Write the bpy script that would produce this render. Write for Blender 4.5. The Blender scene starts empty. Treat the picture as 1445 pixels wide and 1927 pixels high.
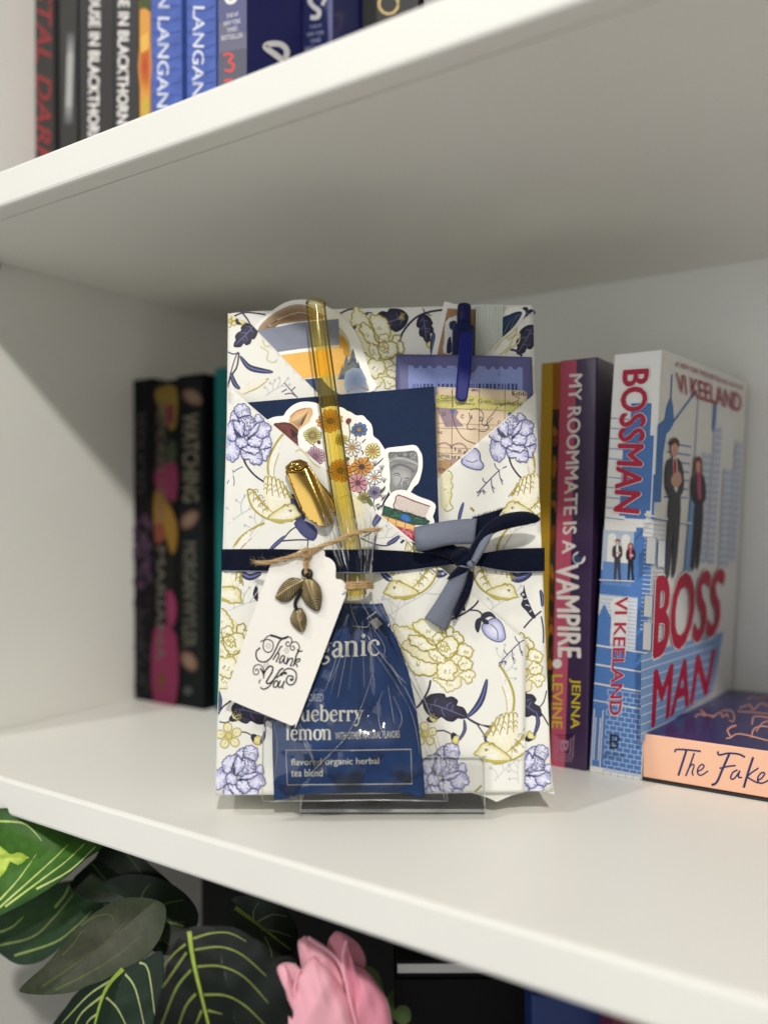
import bpy, math, random
from mathutils import Vector, Matrix
from mathutils.geometry import tessellate_polygon
random.seed(7)
V = Vector
scn = bpy.context.scene
col = scn.collection
S = 1.15                       # metres per fitted unit
# ---------------------------------------------------------------- camera
PW, PH = 1445, 1927
FPX = 1572.47
CAM = V((0.40326, -0.20538, 0.11086)) * S
YAW, PIT, ROL = 0.583528, 0.0019195, -0.0040256
FW = V((-math.sin(YAW) * math.cos(PIT), math.cos(YAW) * math.cos(PIT), math.sin(PIT)))
_rt = V((math.cos(YAW), math.sin(YAW), 0)); _up = _rt.cross(FW)
RT = _rt * math.cos(ROL) + _up * math.sin(ROL)
UP = _up * math.cos(ROL) - _rt * math.sin(ROL)
cd = bpy.data.cameras.new('camera'); cam = bpy.data.objects.new('camera', cd); col.objects.link(cam)
M = Matrix((RT, UP, -FW)).transposed().to_4x4(); M.translation = CAM
cam.matrix_world = M
cd.sensor_fit = 'VERTICAL'; cd.sensor_height = 36; cd.lens = FPX / PH * 36
cd.clip_start = 0.01; cd.clip_end = 50
cd.dof.use_dof = True; cd.dof.focus_distance = 0.372; cd.dof.aperture_fstop = 3.1
scn.camera = cam
# ---------------------------------------------------------------- light
w = bpy.data.worlds.new('World'); scn.world = w; w.use_nodes = True
w.node_tree.nodes['Background'].inputs[0].default_value = (1.0, 0.982, 0.95, 1)
w.node_tree.nodes['Background'].inputs[1].default_value = 0.33
GP = V((0.26, 0.10, 0.10))
def lamp(name, d, dist, energy, size, colr):
    L = bpy.data.lights.new(name, 'POINT'); L.energy = energy; L.shadow_soft_size = size; L.color = colr
    o = bpy.data.objects.new(name, L); col.objects.link(o); o.location = GP - V(d).normalized() * dist
    return o
lamp('ceiling_downlight', (-0.78, 1.0, -1.02), 1.9, 80, 0.045, (1.0, 0.962, 0.905))
lamp('ceiling_downlight', (0.50, 1.0, -1.15), 1.9, 32, 0.045, (1.0, 0.962, 0.905))
lamp('ceiling_downlight', (0.05, 0.8, -1.0), 2.2, 8, 0.09, (1.0, 0.96, 0.90))
La = bpy.data.lights.new('window_light', 'AREA'); La.shape = 'RECTANGLE'; La.size = 1.3; La.size_y = 0.9; La.energy = 8.5; La.color = (0.95, 0.98, 1.0)
wl = bpy.data.objects.new('window_light', La); col.objects.link(wl); wl.location = GP - V((0.16, 1.0, -0.04)).normalized() * 2.0
wl.rotation_euler = (GP - wl.location).to_track_quat('-Z', 'Y').to_euler()
vs = scn.view_settings
vs.view_transform = 'Standard'; vs.look = 'None'; vs.exposure = 0.0; vs.gamma = 1.0; vs.use_curve_mapping = False
scn.render.engine = 'CYCLES'; scn.cycles.use_denoising = True
scn.cycles.max_bounces = 10; scn.cycles.transparent_max_bounces = 24
scn.cycles.caustics_reflective = False; scn.cycles.caustics_refractive = False
scn.cycles.sample_clamp_indirect = 6

# ---------------------------------------------------------------- helpers
def lin(c):
    return tuple((v / 255 / 12.92) if v / 255 <= 0.04045 else ((v / 255 + 0.055) / 1.055) ** 2.4 for v in c[:3])
MATS = {}
def mat(name, c, rough=0.5, metal=0.0, var=0.0, vscale=60, bump=0.0, bscale=400, spec=0.5, sheen=0.0, coat=0.0, wave=None, attr=False, trans=0.0, wavecol=0.0):
    if name in MATS: return MATS[name]
    m = bpy.data.materials.new(name); m.use_nodes = True; MATS[name] = m
    nt = m.node_tree; n = nt.nodes; l = nt.links; b = n['Principled BSDF']
    b.inputs['Roughness'].default_value = rough; b.inputs['Metallic'].default_value = metal
    b.inputs['Specular IOR Level'].default_value = spec
    if sheen: b.inputs['Sheen Weight'].default_value = sheen; b.inputs['Sheen Roughness'].default_value = 0.35
    if coat: b.inputs['Coat Weight'].default_value = coat; b.inputs['Coat Roughness'].default_value = 0.12
    if trans: b.inputs['Transmission Weight'].default_value = trans
    tc = n.new('ShaderNodeTexCoord')
    src = None
    if attr:
        a = n.new('ShaderNodeAttribute'); a.attribute_name = 'Col'; src = a.outputs['Color']
    else:
        b.inputs['Base Color'].default_value = (*lin(c), 1)
    if var or attr:
        nz = n.new('ShaderNodeTexNoise'); nz.inputs['Scale'].default_value = vscale; nz.inputs['Detail'].default_value = 5
        l.new(tc.outputs['Object'], nz.inputs['Vector'])
        mr = n.new('ShaderNodeMapRange'); mr.inputs['From Min'].default_value = 0.3; mr.inputs['From Max'].default_value = 0.7
        v = var or 0.12
        mr.inputs['To Min'].default_value = 1 - v; mr.inputs['To Max'].default_value = 1 + v * 0.4
        l.new(nz.outputs['Fac'], mr.inputs['Value'])
        mx = n.new('ShaderNodeMix'); mx.data_type = 'RGBA'; mx.blend_type = 'MULTIPLY'; mx.inputs[0].default_value = 1
        if src: l.new(src, mx.inputs[6])
        else: mx.inputs[6].default_value = (*lin(c), 1)
        l.new(mr.outputs[0], mx.inputs[7]); l.new(mx.outputs[2], b.inputs['Base Color'])
    if bump or wave:
        bp = n.new('ShaderNodeBump'); bp.inputs['Strength'].default_value = bump or 0.4
        bp.inputs['Distance'].default_value = 0.0004
        if wave:
            t = n.new('ShaderNodeTexWave'); t.inputs['Scale'].default_value = wave[0]; t.bands_direction = wave[1]
            t.inputs['Distortion'].default_value = wave[2]
            l.new(tc.outputs['Object'], t.inputs['Vector']); l.new(t.outputs['Fac'], bp.inputs['Height'])
            if wavecol:
                m3 = n.new('ShaderNodeMix'); m3.data_type = 'RGBA'; m3.inputs[6].default_value = (*[v * (1 - wavecol) for v in lin(c)], 1); m3.inputs[7].default_value = (*[min(1, v * (1 + wavecol)) for v in lin(c)], 1)
                l.new(t.outputs['Fac'], m3.inputs[0]); l.new(m3.outputs[2], b.inputs['Base Color'])
        else:
            t = n.new('ShaderNodeTexNoise'); t.inputs['Scale'].default_value = bscale; t.inputs['Detail'].default_value = 4
            l.new(tc.outputs['Object'], t.inputs['Vector']); l.new(t.outputs['Fac'], bp.inputs['Height'])
        l.new(bp.outputs['Normal'], b.inputs['Normal'])
    return m
def clear_mat(name, tint=(1, 1, 1), ior=1.45, rough=0.06, bump=0.0, bscale=200, haze=0.0, hazecol=(1, 1, 1)):
    """thin clear film / sheet: transparent body with a Fresnel gloss"""
    m = bpy.data.materials.new(name); m.use_nodes = True; nt = m.node_tree; n = nt.nodes; l = nt.links
    n.remove(n['Principled BSDF']); out = n['Material Output']
    tr = n.new('ShaderNodeBsdfTransparent'); tr.inputs[0].default_value = (*tint, 1)
    gl = n.new('ShaderNodeBsdfGlossy'); gl.inputs['Roughness'].default_value = rough
    fr = n.new('ShaderNodeFresnel'); fr.inputs['IOR'].default_value = ior
    mx = n.new('ShaderNodeMixShader')
    l.new(fr.outputs[0], mx.inputs[0]); l.new(tr.outputs[0], mx.inputs[1]); l.new(gl.outputs[0], mx.inputs[2])
    last = mx
    if haze:
        df = n.new('ShaderNodeBsdfDiffuse'); df.inputs[0].default_value = (*hazecol, 1)
        m2 = n.new('ShaderNodeMixShader'); m2.inputs[0].default_value = haze
        l.new(mx.outputs[0], m2.inputs[1]); l.new(df.outputs[0], m2.inputs[2]); last = m2
    if bump:
        tc = n.new('ShaderNodeTexCoord'); t = n.new('ShaderNodeTexNoise'); t.inputs['Scale'].default_value = bscale
        bp = n.new('ShaderNodeBump'); bp.inputs['Strength'].default_value = bump; bp.inputs['Distance'].default_value = 0.001
        l.new(tc.outputs['Object'], t.inputs['Vector']); l.new(t.outputs['Fac'], bp.inputs['Height'])
        l.new(bp.outputs[0], gl.inputs['Normal']); l.new(bp.outputs[0], fr.inputs['Normal'])
    l.new(last.outputs[0], out.inputs[0])
    return m

def tag(o, label=None, cat=None, group=None, kind=None):
    if label: o['label'] = label
    if cat: o['category'] = cat
    if group: o['group'] = group
    if kind: o['kind'] = kind
    return o
def thing(name, loc, label, cat, group=None):
    o = bpy.data.objects.new(name, None); col.objects.link(o); o.location = loc; o.empty_display_size = 0.01
    return tag(o, label, cat, group)
def put(name, me, m, parent=None, smooth=False):
    o = bpy.data.objects.new(name, me); col.objects.link(o)
    for q in (m if isinstance(m, (list, tuple)) else [m]): me.materials.append(q)
    if parent:
        o.parent = parent
        if parent.type == 'EMPTY': o.matrix_parent_inverse = Matrix.Translation(-V(parent.location))
    if smooth: me.polygons.foreach_set('use_smooth', [True] * len(me.polygons))
    return o
def mesh(name, vs_, fs, m, parent=None, smooth=False, mi=None):
    me = bpy.data.meshes.new(name); me.from_pydata([tuple(v) for v in vs_], [], [tuple(f) for f in fs]); me.update()
    o = put(name, me, m, parent, smooth)
    if mi: me.polygons.foreach_set('material_index', mi)
    return o
def mod_solid(o, t, off=-1):
    s = o.modifiers.new('thickness', 'SOLIDIFY'); s.thickness = t; s.offset = off; return o
def mod_bevel(o, wd, seg=2):
    b = o.modifiers.new('edge', 'BEVEL'); b.width = wd; b.segments = seg; b.limit_method = 'ANGLE'; return o
HEX = [(0, 3, 2, 1), (4, 5, 6, 7), (0, 1, 5, 4), (1, 2, 6, 5), (2, 3, 7, 6), (3, 0, 4, 7)]
def hexa(name, c8, m, parent=None, bev=0.0):
    o = mesh(name, c8, HEX, m, parent)
    if bev: mod_bevel(o, bev)
    return o
def box(name, x0, x1, y0, y1, z0, z1, m, parent=None, bev=0.0):
    return hexa(name, [(x0, y0, z0), (x1, y0, z0), (x1, y1, z0), (x0, y1, z0), (x0, y0, z1), (x1, y0, z1), (x1, y1, z1), (x0, y1, z1)], m, parent, bev)
def ray(x, y):
    return FW + RT * ((x - PW / 2) / FPX) - UP * ((y - PH / 2) / FPX)
class Pl:
    """a real plane in the scene; at() turns a point seen in the photograph into the point of that plane"""
    def __init__(s, P0, n): s.P = V(P0); s.n = V(n).normalized()
    def at(s, x, y, h=0.0):
        d = ray(x, y); return CAM + d * (((s.P + s.n * h - CAM).dot(s.n)) / d.dot(s.n))
def crom(pts, closed=False, sub=4):
    if len(pts) < 3: return list(pts)
    out = []; n = len(pts); dim = len(pts[0])
    rng = range(n) if closed else range(n - 1)
    for i in rng:
        if closed: p0, p1, p2, p3 = pts[i - 1], pts[i], pts[(i + 1) % n], pts[(i + 2) % n]
        else: p0, p1, p2, p3 = pts[max(i - 1, 0)], pts[i], pts[i + 1], pts[min(i + 2, n - 1)]
        for k in range(sub):
            t = k / sub
            out.append(tuple(0.5 * (2 * p1[j] + (p2[j] - p0[j]) * t + (2 * p0[j] - 5 * p1[j] + 4 * p2[j] - p3[j]) * t * t + (3 * p1[j] - p0[j] - 3 * p2[j] + p3[j]) * t ** 3) for j in range(dim)))
    if not closed: out.append(tuple(pts[-1]))
    return out
def clip_half(poly, a, b):
    """keep the part on the left of a->b (counter-clockwise clip polygon, y up or down alike)"""
    out = []; n = len(poly)
    if n == 0: return out
    ex, ey = b[0] - a[0], b[1] - a[1]
    ds = [ex * (p[1] - a[1]) - ey * (p[0] - a[0]) for p in poly]
    for i in range(n):
        p, q, dp, dq = poly[i - 1], poly[i], ds[i - 1], ds[i]
        if (dp >= 0) != (dq >= 0):
            t = dp / (dp - dq); out.append(tuple(u + (v - u) * t for u, v in zip(p, q)))
        if dq >= 0: out.append(q)
    return out
def area2(p): return sum(p[i - 1][0] * p[i][1] - p[i][0] * p[i - 1][1] for i in range(len(p)))
def clip_convex(poly, clip):
    for i in range(len(clip)):
        poly = clip_half(poly, clip[i - 1], clip[i])
        if not poly: return []
    return poly
def smooth01(t):
    t = max(0.0, min(1.0, t)); return t * t * (3 - 2 * t)

INKM = mat('printed_ink', (0, 0, 0), rough=0.55, attr=True, var=0.10, vscale=900, spec=0.3)
INKGLOSS = mat('leaf_pattern', (0, 0, 0), rough=0.48, attr=True, var=0.22, vscale=260, spec=0.22, bump=0.25, bscale=350)
_txt = {}
def text_tris(s, bold=0.0, shear=0.0):
    k = (s, bold, shear)
    if k in _txt: return _txt[k]
    cu = bpy.data.curves.new('lettering', 'FONT'); cu.body = s; cu.offset = bold; cu.shear = shear; cu.resolution_u = 3
    ob = bpy.data.objects.new('lettering', cu); col.objects.link(ob)
    dg = bpy.context.evaluated_depsgraph_get(); ev = ob.evaluated_get(dg); me = ev.to_mesh(); me.calc_loop_triangles()
    vs_ = [(v.co.x, v.co.y) for v in me.vertices]; ts = [tuple(t.vertices) for t in me.loop_triangles]
    ev.to_mesh_clear(); bpy.data.objects.remove(ob); bpy.data.curves.remove(cu)
    x0 = min(v[0] for v in vs_); x1 = max(v[0] for v in vs_); y0 = min(v[1] for v in vs_); y1 = max(v[1] for v in vs_)
    vs_ = [((a - x0) / (x1 - x0), (b - y0) / (y1 - y0)) for a, b in vs_]
    _txt[k] = (vs_, ts, x1 - x0, y1 - y0); return _txt[k]
class Ink:
    """flat print on a sheet: coloured facets a few microns proud of the paper"""
    def __init__(s, pl, hf=0.0, clip=None, base=9e-5, dh=2.5e-6, sub=13):
        s.pl = pl; s.hf = hf if callable(hf) else (lambda x, y, _h=hf: _h); s.base = base; s.dh = dh; s.sub = sub
        s.clip = None
        if clip: s.clip = list(clip) if area2(clip) > 0 else list(clip)[::-1]
        s.k = 0; s.tf = None; s.v = []; s.f = []; s.c = []
    def T(s, p): return s.tf(p[0], p[1]) if s.tf else p
    def _emit(s, P):
        if s.clip:
            P = clip_convex(P, s.clip)
            if len(P) < 3: return
        for i in range(1, len(P) - 1): s._sub(P[0], P[i], P[i + 1], 0)
    def _sub(s, a, b, c, d):
        e = ((a[0] - b[0]) ** 2 + (a[1] - b[1]) ** 2, (b[0] - c[0]) ** 2 + (b[1] - c[1]) ** 2, (c[0] - a[0]) ** 2 + (c[1] - a[1]) ** 2)
        m = max(e)
        if m > s.sub ** 2 and d < 9:
            mid = lambda p, q: tuple((u + v) / 2 for u, v in zip(p, q))
            if m == e[0]: x = mid(a, b); s._sub(a, x, c, d + 1); s._sub(x, b, c, d + 1)
            elif m == e[1]: x = mid(b, c); s._sub(a, b, x, d + 1); s._sub(a, x, c, d + 1)
            else: x = mid(c, a); s._sub(a, b, x, d + 1); s._sub(x, b, c, d + 1)
            return
        if abs((b[0] - a[0]) * (c[1] - a[1]) - (b[1] - a[1]) * (c[0] - a[0])) < 1e-4: return
        if (b[0] - a[0]) * (c[1] - a[1]) - (b[1] - a[1]) * (c[0] - a[0]) > 0: b, c = c, b
        i = len(s.v)
        for p in (a, b, c):
            s.v.append(s.pl.at(p[0], p[1], s.hf(p[0], p[1]) + s.base + s.k * s.dh)); s.c.append(p[2:5])
        s.f.append((i, i + 1, i + 2))
    def fill(s, pts, c, cc=None, sm=0, seg=4):
        if sm: pts = crom(pts, True, sm)
        P = [s.T(p) for p in pts]; s.k += 1; c = lin(c)
        if cc is not None:
            cc = lin(cc); cx = sum(p[0] for p in P) / len(P); cy = sum(p[1] for p in P) / len(P)
            mid = tuple(u * 0.35 + v * 0.65 for u, v in zip(c, cc))
            Q = [(cx + (p[0] - cx) * 0.6, cy + (p[1] - cy) * 0.6) for p in P]
            for i in range(len(P)):
                s._emit([(*P[i - 1], *c), (*P[i], *c), (*Q[i], *mid), (*Q[i - 1], *mid)])
                s._emit([(*Q[i - 1], *mid), (*Q[i], *mid), (cx, cy, *cc)])
        else:
            for t in tessellate_polygon([[V((p[0], p[1], 0)) for p in P]]):
                s._emit([(*P[i], *c) for i in t])
    def stroke(s, pts, wd, c, closed=False, sm=3, taper=False):
        if sm and len(pts) > 2: pts = crom(pts, closed, sm)
        elif taper and len(pts) == 2: pts = [tuple(pts[0][j] + (pts[1][j] - pts[0][j]) * q for j in (0, 1)) for q in (0, 0.33, 0.67, 1)]
        P = [s.T(p) for p in pts]; s.k += 1; c = lin(c); n = len(P)
        if closed: P = P + [P[0], P[1]]; n += 2
        L = []; R = []
        for i in range(n):
            a = P[max(i - 1, 0)]; b = P[min(i + 1, n - 1)]
            if closed and i == 0: a = P[-3]
            if closed and i == n - 1: b = P[2 % n]
            dx, dy = b[0] - a[0], b[1] - a[1]; q = math.hypot(dx, dy) or 1
            t = i / (n - 1)
            ww = (wd if not callable(wd) else wd(t)) * 0.5
            if taper: ww *= 0.25 + 0.75 * math.sin(math.pi * min(max(t, 0.0), 1.0)) ** 0.7
            L.append((P[i][0] - dy / q * ww, P[i][1] + dx / q * ww)); R.append((P[i][0] + dy / q * ww, P[i][1] - dx / q * ww))
        for i in range(n - 1): s._emit([(*L[i], *c), (*L[i + 1], *c), (*R[i + 1], *c), (*R[i], *c)])
    def dot(s, x, y, r, c, cc=None, n=10, ry=None):
        s.fill([(x + r * math.cos(2 * math.pi * i / n), y + (ry or r) * math.sin(2 * math.pi * i / n)) for i in range(n)], c, cc)
    def text(s, string, bl, br, tr, tl, c, bold=0.0, shear=0.0):
        thin = 0.0; vs_, ts, tw_, th_ = text_tris(string, thin, shear); c = lin(c); e = bold - thin
        def mp(u, v): return tuple((1 - u) * (1 - v) * bl[j] + u * (1 - v) * br[j] + u * v * tr[j] + (1 - u) * v * tl[j] for j in (0, 1))
        for du, dv in (((-e, 0), (e, 0), (0, -e * 0.7), (0, e * 0.7)) if e > 0 else ((0, 0),)):
            s.k += 1; P = [mp(q[0] + du / tw_, q[1] + dv / th_) for q in vs_]
            for t in ts: s._emit([(*s.T(P[i]), *c) for i in t])
    def build(s, name, parent, m=None):
        me = bpy.data.meshes.new(name); me.from_pydata([tuple(v) for v in s.v], [], s.f); me.update()
        a = me.color_attributes.new('Col', 'FLOAT_COLOR', 'POINT')
        a.data.foreach_set('color', [q for c in s.c for q in (c[0], c[1], c[2], 1.0)])
        return put(name, me, m or INKM, parent)
def sheet(name, poly, pl, hf, m, parent=None, thick=0.0003, cell=15, smooth=True):
    hf = hf if callable(hf) else (lambda x, y, _h=hf: _h)
    x0 = min(p[0] for p in poly); x1 = max(p[0] for p in poly); y0 = min(p[1] for p in poly); y1 = max(p[1] for p in poly)
    nx = max(1, int((x1 - x0) / cell + 0.5)); ny = max(1, int((y1 - y0) / cell + 0.5))
    idx = {}; vs_ = []; fs = []
    for j in range(ny):
        ya, yb = y0 + (y1 - y0) * j / ny, y0 + (y1 - y0) * (j + 1) / ny
        row = clip_half(clip_half(list(poly), (x0 - 9, ya), (x1 + 9, ya)), (x1 + 9, yb), (x0 - 9, yb))
        for i in range(nx):
            xa, xb = x0 + (x1 - x0) * i / nx, x0 + (x1 - x0) * (i + 1) / nx
            P = clip_half(clip_half(row, (xa, yb), (xa, ya)), (xb, ya), (xb, yb))
            f = []
            for p in P:
                k = (round(p[0], 2), round(p[1], 2))
                if k not in idx: idx[k] = len(vs_); vs_.append(pl.at(p[0], p[1], hf(p[0], p[1])))
                if not f or f[-1] != idx[k]: f.append(idx[k])
            if len(f) > 2 and f[0] == f[-1]: f.pop()
            if len(set(f)) > 2:
                if area2([P_ for P_ in P]) > 0: f = f[::-1]
                fs.append(f)
    o = mesh(name, vs_, fs, m, parent, smooth)
    if thick: mod_solid(o, thick)
    return o
def prism(name, poly, pl, h0, h1, m, parent=None, bev=0.0):
    """flat plate with the outline poly, from offset h0 to h1 in front of the plane"""
    if area2(poly) > 0: poly = poly[::-1]
    n = len(poly); f = [pl.at(p[0], p[1], h1) for p in poly]; b = [v - pl.n * (h1 - h0) for v in f]
    fs = [tuple(range(n)), tuple(range(2 * n - 1, n - 1, -1))] + [(i, n + i, n + (i + 1) % n, (i + 1) % n) for i in range(n)]
    o = mesh(name, f + b, fs, m, parent)
    if bev: mod_bevel(o, bev)
    return o
def puff(name, poly, pl, h0, bulge, m, parent=None, rings=6, sm=3, power=0.5, thick=0.0, cen=None, hf=None):
    """domed surface over a star-shaped outline"""
    if sm: poly = crom(poly, True, sm)
    if area2(poly) > 0: poly = poly[::-1]
    n = len(poly); cx, cy = cen or (sum(p[0] for p in poly) / n, sum(p[1] for p in poly) / n)
    vs_ = []; fs = []
    for r in range(rings):
        s_ = 1 - (r / rings) ** 1.3; h = bulge * max(0.0, 1 - s_ * s_) ** power
        for p in poly:
            x, y = cx + (p[0] - cx) * s_, cy + (p[1] - cy) * s_
            vs_.append(pl.at(x, y, h0 + h + (hf(x, y) if hf else 0)))
    vs_.append(pl.at(cx, cy, h0 + bulge + (hf(cx, cy) if hf else 0)))
    for r in range(rings - 1):
        for i in range(n):
            a, b = r * n + i, r * n + (i + 1) % n; fs.append((a, b, b + n, a + n))
    k = (rings - 1) * n
    for i in range(n): fs.append((k + i, k + (i + 1) % n, rings * n))
    o = mesh(name, vs_, fs, m, parent, True)
    if thick: mod_solid(o, thick)
    return o
def tube(name, pts, rad, m, parent=None, seg=10, cap=True, smooth=True, flat=None):
    pts = [V(p) for p in pts]; n = len(pts); vs_ = []; fs = []
    u = None
    for i in range(n):
        t = (pts[min(i + 1, n - 1)] - pts[max(i - 1, 0)]).normalized()
        if u is None: u = t.orthogonal().normalized()
        u = (u - t * u.dot(t)).normalized(); v = t.cross(u)
        r = rad[i] if isinstance(rad, (list, tuple)) else rad
        for k in range(seg):
            a = 2 * math.pi * k / seg; vs_.append(pts[i] + (u * math.cos(a) + v * math.sin(a)) * r)
    for i in range(n - 1):
        for k in range(seg):
            a, b = i * seg + k, i * seg + (k + 1) % seg; fs.append((a, b, b + seg, a + seg))
    if cap: fs.append(tuple(range(seg))[::-1]); fs.append(tuple((n - 1) * seg + k for k in range(seg)))
    return mesh(name, vs_, fs, m, parent, smooth)

# ---------------------------------------------------------------- bookcase
H, TH, DEP = 0.24127 * S, 0.0150 * S, 0.26 * S
paint = mat('white_foil', (236, 235, 228), rough=0.42, var=0.03, vscale=9, bump=0.05, bscale=900, spec=0.45)
paint2 = mat('white_back', (226, 226, 222), rough=0.55, var=0.03, vscale=6, spec=0.3)
bc = thing('bookcase', (0, 0, -H - 2 * TH), 'white laminate bookcase holding the books and the wrapped gift', 'bookcase')
box('side_panel', -0.018, 0, 0, DEP, -H - 2 * TH, 0.62, paint, bc, 0.001)
box('side_panel', 0.80, 0.818, 0, DEP, -H - 2 * TH, 0.62, paint, bc, 0.001)
box('back_panel', -0.018, 0.818, DEP + 0.0002, DEP + 0.004, -H - 2 * TH, 0.62, paint2, bc)
for z in (-TH, H, -H - 2 * TH):
    if z != H:
        box('shelf', 0.0003, 0.7997, 0.0, DEP - 0.0002, z, z + TH, paint, bc, 0.0016); continue
    sh = box('shelf', 0.0003, 0.7997, 0.01206, DEP - 0.0002, z, z + TH, paint, bc)
    box('edge_band', 0.0003, 0.7997, 0.0, 0.0120, z - 0.00003, z + TH + 0.00003, paint, sh, 0.0014)
pin = mat('shelf_pin_metal', (70, 72, 70), rough=0.4, metal=1)
tube('shelf_pin', [(0.0002, 0.0475, H - 0.003), (0.0045, 0.0475, H - 0.003)], 0.0028, pin, bc)

# ---------------------------------------------------------------- generic books
pagem = mat('book_pages', (222, 212, 190), rough=0.8, var=0.10, vscale=40, wave=(900, 'X', 1.0), bump=0.25)
def book(name, x0, x1, y0, depth, z0, h, m, label, lean=0.0, lean_r=None, group=None, ct=0.0012, pm=None, skew=0.0):
    """upright book, spine facing the front; lean = shift of the top along x"""
    lr = lean if lean_r is None else lean_r
    t = thing(name, ((x0 + x1) / 2, y0 + depth / 2, z0), label, 'book', group)
    def q(xa, xb, ya, yb, za, zb):
        def X(x, z):
            s_ = (x - x0) / (x1 - x0); return x + (lean * (1 - s_) + lr * s_) * (z - z0) / h
        sa, sb = skew * (ya - y0) / depth, skew * (yb - y0) / depth
        return [(X(xa, za) + sa, ya, za), (X(xb, za) + sa, ya, za), (X(xb, za) + sb, yb, za), (X(xa, za) + sb, yb, za), (X(xa, zb) + sa, ya, zb), (X(xb, zb) + sa, ya, zb), (X(xb, zb) + sb, yb, zb), (X(xa, zb) + sb, yb, zb)]
    hexa('spine', q(x0, x1, y0, y0 + ct, z0, z0 + h), m, t, 0.0006)
    hexa('cover_board', q(x0 + 0.0001, x0 + ct, y0 + ct + 0.00005, y0 + depth, z0, z0 + h), m, t)
    hexa('cover_board', q(x1 - ct, x1 - 0.0001, y0 + ct + 0.00005, y0 + depth, z0, z0 + h), m, t)
    hexa('page_block', q(x0 + ct, x1 - ct, y0 + ct, y0 + depth - 0.003, z0 + 0.0008, z0 + h - 0.0015), pm or pagem, t)
    return t
def onz(x, y, z): return Pl((0, 0, z), (0, 0, 1)).at(x, y)
def ypl(y): return Pl((0, y, 0), (0, -1, 0))
def xpl(x): return Pl((x, 0, 0), (1, 0, 0))
# ---- upper shelf: row of books, spines in one plane
UZ = H + TH
YU = 0.0665 * S
PU = ypl(YU)
def ux(px): return PU.at(px, 100).x
def cov(name, c, rough=0.42, **k): return mat(name, c, rough=rough, var=k.pop('var', 0.06), vscale=k.pop('vscale', 25), coat=k.pop('coat', 0.15), **k)
GRP = 'books standing on the upper shelf'
def ubook(xa, xb, m, label, h=0.2, y=None, depth=0.125, dz=0.0):
    y = YU if y is None else y; P = ypl(y)
    a, b = P.at(xa, 100).x, P.at(xb, 100).x
    return book('book', a + 0.0002, b - 0.0002, y, depth, UZ, h, m, label, group=GRP), P
# 1 black with red slanted title
t, P = ubook(66, 103, cov('cover_black_red', (26, 25, 25)), 'black book with slanted red spine letters, against the side panel on the upper shelf')
k = Ink(P, 0.0, base=1.5e-4)
k.text('CRYSTAL DARK', (70, -150), (68, 318), (96, 322), (99, -150), (158, 58, 62), bold=0.012, shear=0.25)
k.build('spine_lettering', t)
# 2 black glossy with a highlight painted down its spine edge
t, P = ubook(104, 147, cov('cover_black_gloss', (17, 18, 20), rough=0.2), 'plain black book with a painted highlight down its spine edge', y=YU + 0.002)
k = Ink(P, 0.0, base=1.5e-4); k.fill([(127, 60), (141, 60), (137, 235), (122, 235)], (70, 70, 72), (170, 170, 170)); k.fill([(127, 100), (139, 100), (136, 200), (124, 200)], (165, 165, 165)); k.build('spine_highlight', t)
# 3, 4 charcoal pair with white capitals
for xa, xb, xm, c, lab, st in ((149, 214, 178, (40, 40, 41), 'charcoal book with white capitals, nearer the side panel of the charcoal pair', 0), (215, 261, 233, (46, 46, 47), 'charcoal book with white capitals beside the orange sliver of a cover', 1)):
    t, P = ubook(xa, xb, cov('cover_charcoal_%d' % st, c, rough=0.6, coat=0.0), lab)
    k = Ink(P, 0.0, base=1.5e-4); y0 = -60 if st == 0 else -98
    k.text('A HOUSE IN BLACKTHORN TALE', (xm - 8, y0), (xm - 13, y0 + 400), (xm + 7, y0 + 400), (xm + 12, y0), (232, 228, 226), bold=0.03)
    k.build('spine_lettering', t)
# 5 thin orange painted cover
t, P = ubook(262, 283, cov('cover_orange', (214, 150, 62), rough=0.5), 'thin book with an orange and red painted spine')
k = Ink(P, 0.0, base=1.5e-4)
k.fill([(262, -40), (284, -40), (284, 22), (272, 14), (264, 18)], (70, 84, 44)); k.fill([(263, 90), (284, 80), (283, 170), (263, 160)], (214, 150, 62), (178, 62, 40), sm=2); k.fill([(268, 190), (282, 180), (281, 222), (268, 222)], (196, 170, 70)); k.fill([(264, 70), (280, 60), (280, 92), (266, 100)], (226, 180, 84)); k.build('spine_painting', t)
# 6, 7 blue twins
for xa, xb, lab, st in ((284, 342, 'blue book with white spine capitals, next to the orange painted spine', 0), (351, 407, 'blue book with white spine capitals, next to the purple grey spine', 1)):
    t, P = ubook(xa, xb, cov('cover_blue', (72, 98, 178), rough=0.55, var=0.22, vscale=140), lab)
    k = Ink(P, 0.0, base=1.5e-4); xm = (xa + xb) / 2 - 3
    dy = 0 if st == 0 else -20
    k.text('LORN LANGAN', (xm - 11, -95 + dy), (xm - 14, 202 + dy), (xm + 7, 203 + dy), (xm + 11, -95 + dy), (222, 226, 240), bold=0.012)
    for q in range(14): k.stroke([(xa + 2, -60 + q * 24), ((xa + xb) / 2, -56 + q * 24 + random.uniform(-5, 5)), (xb - 2, -62 + q * 24)], 1.2, (58, 80, 158))
    k.build('spine_lettering', t)
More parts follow.
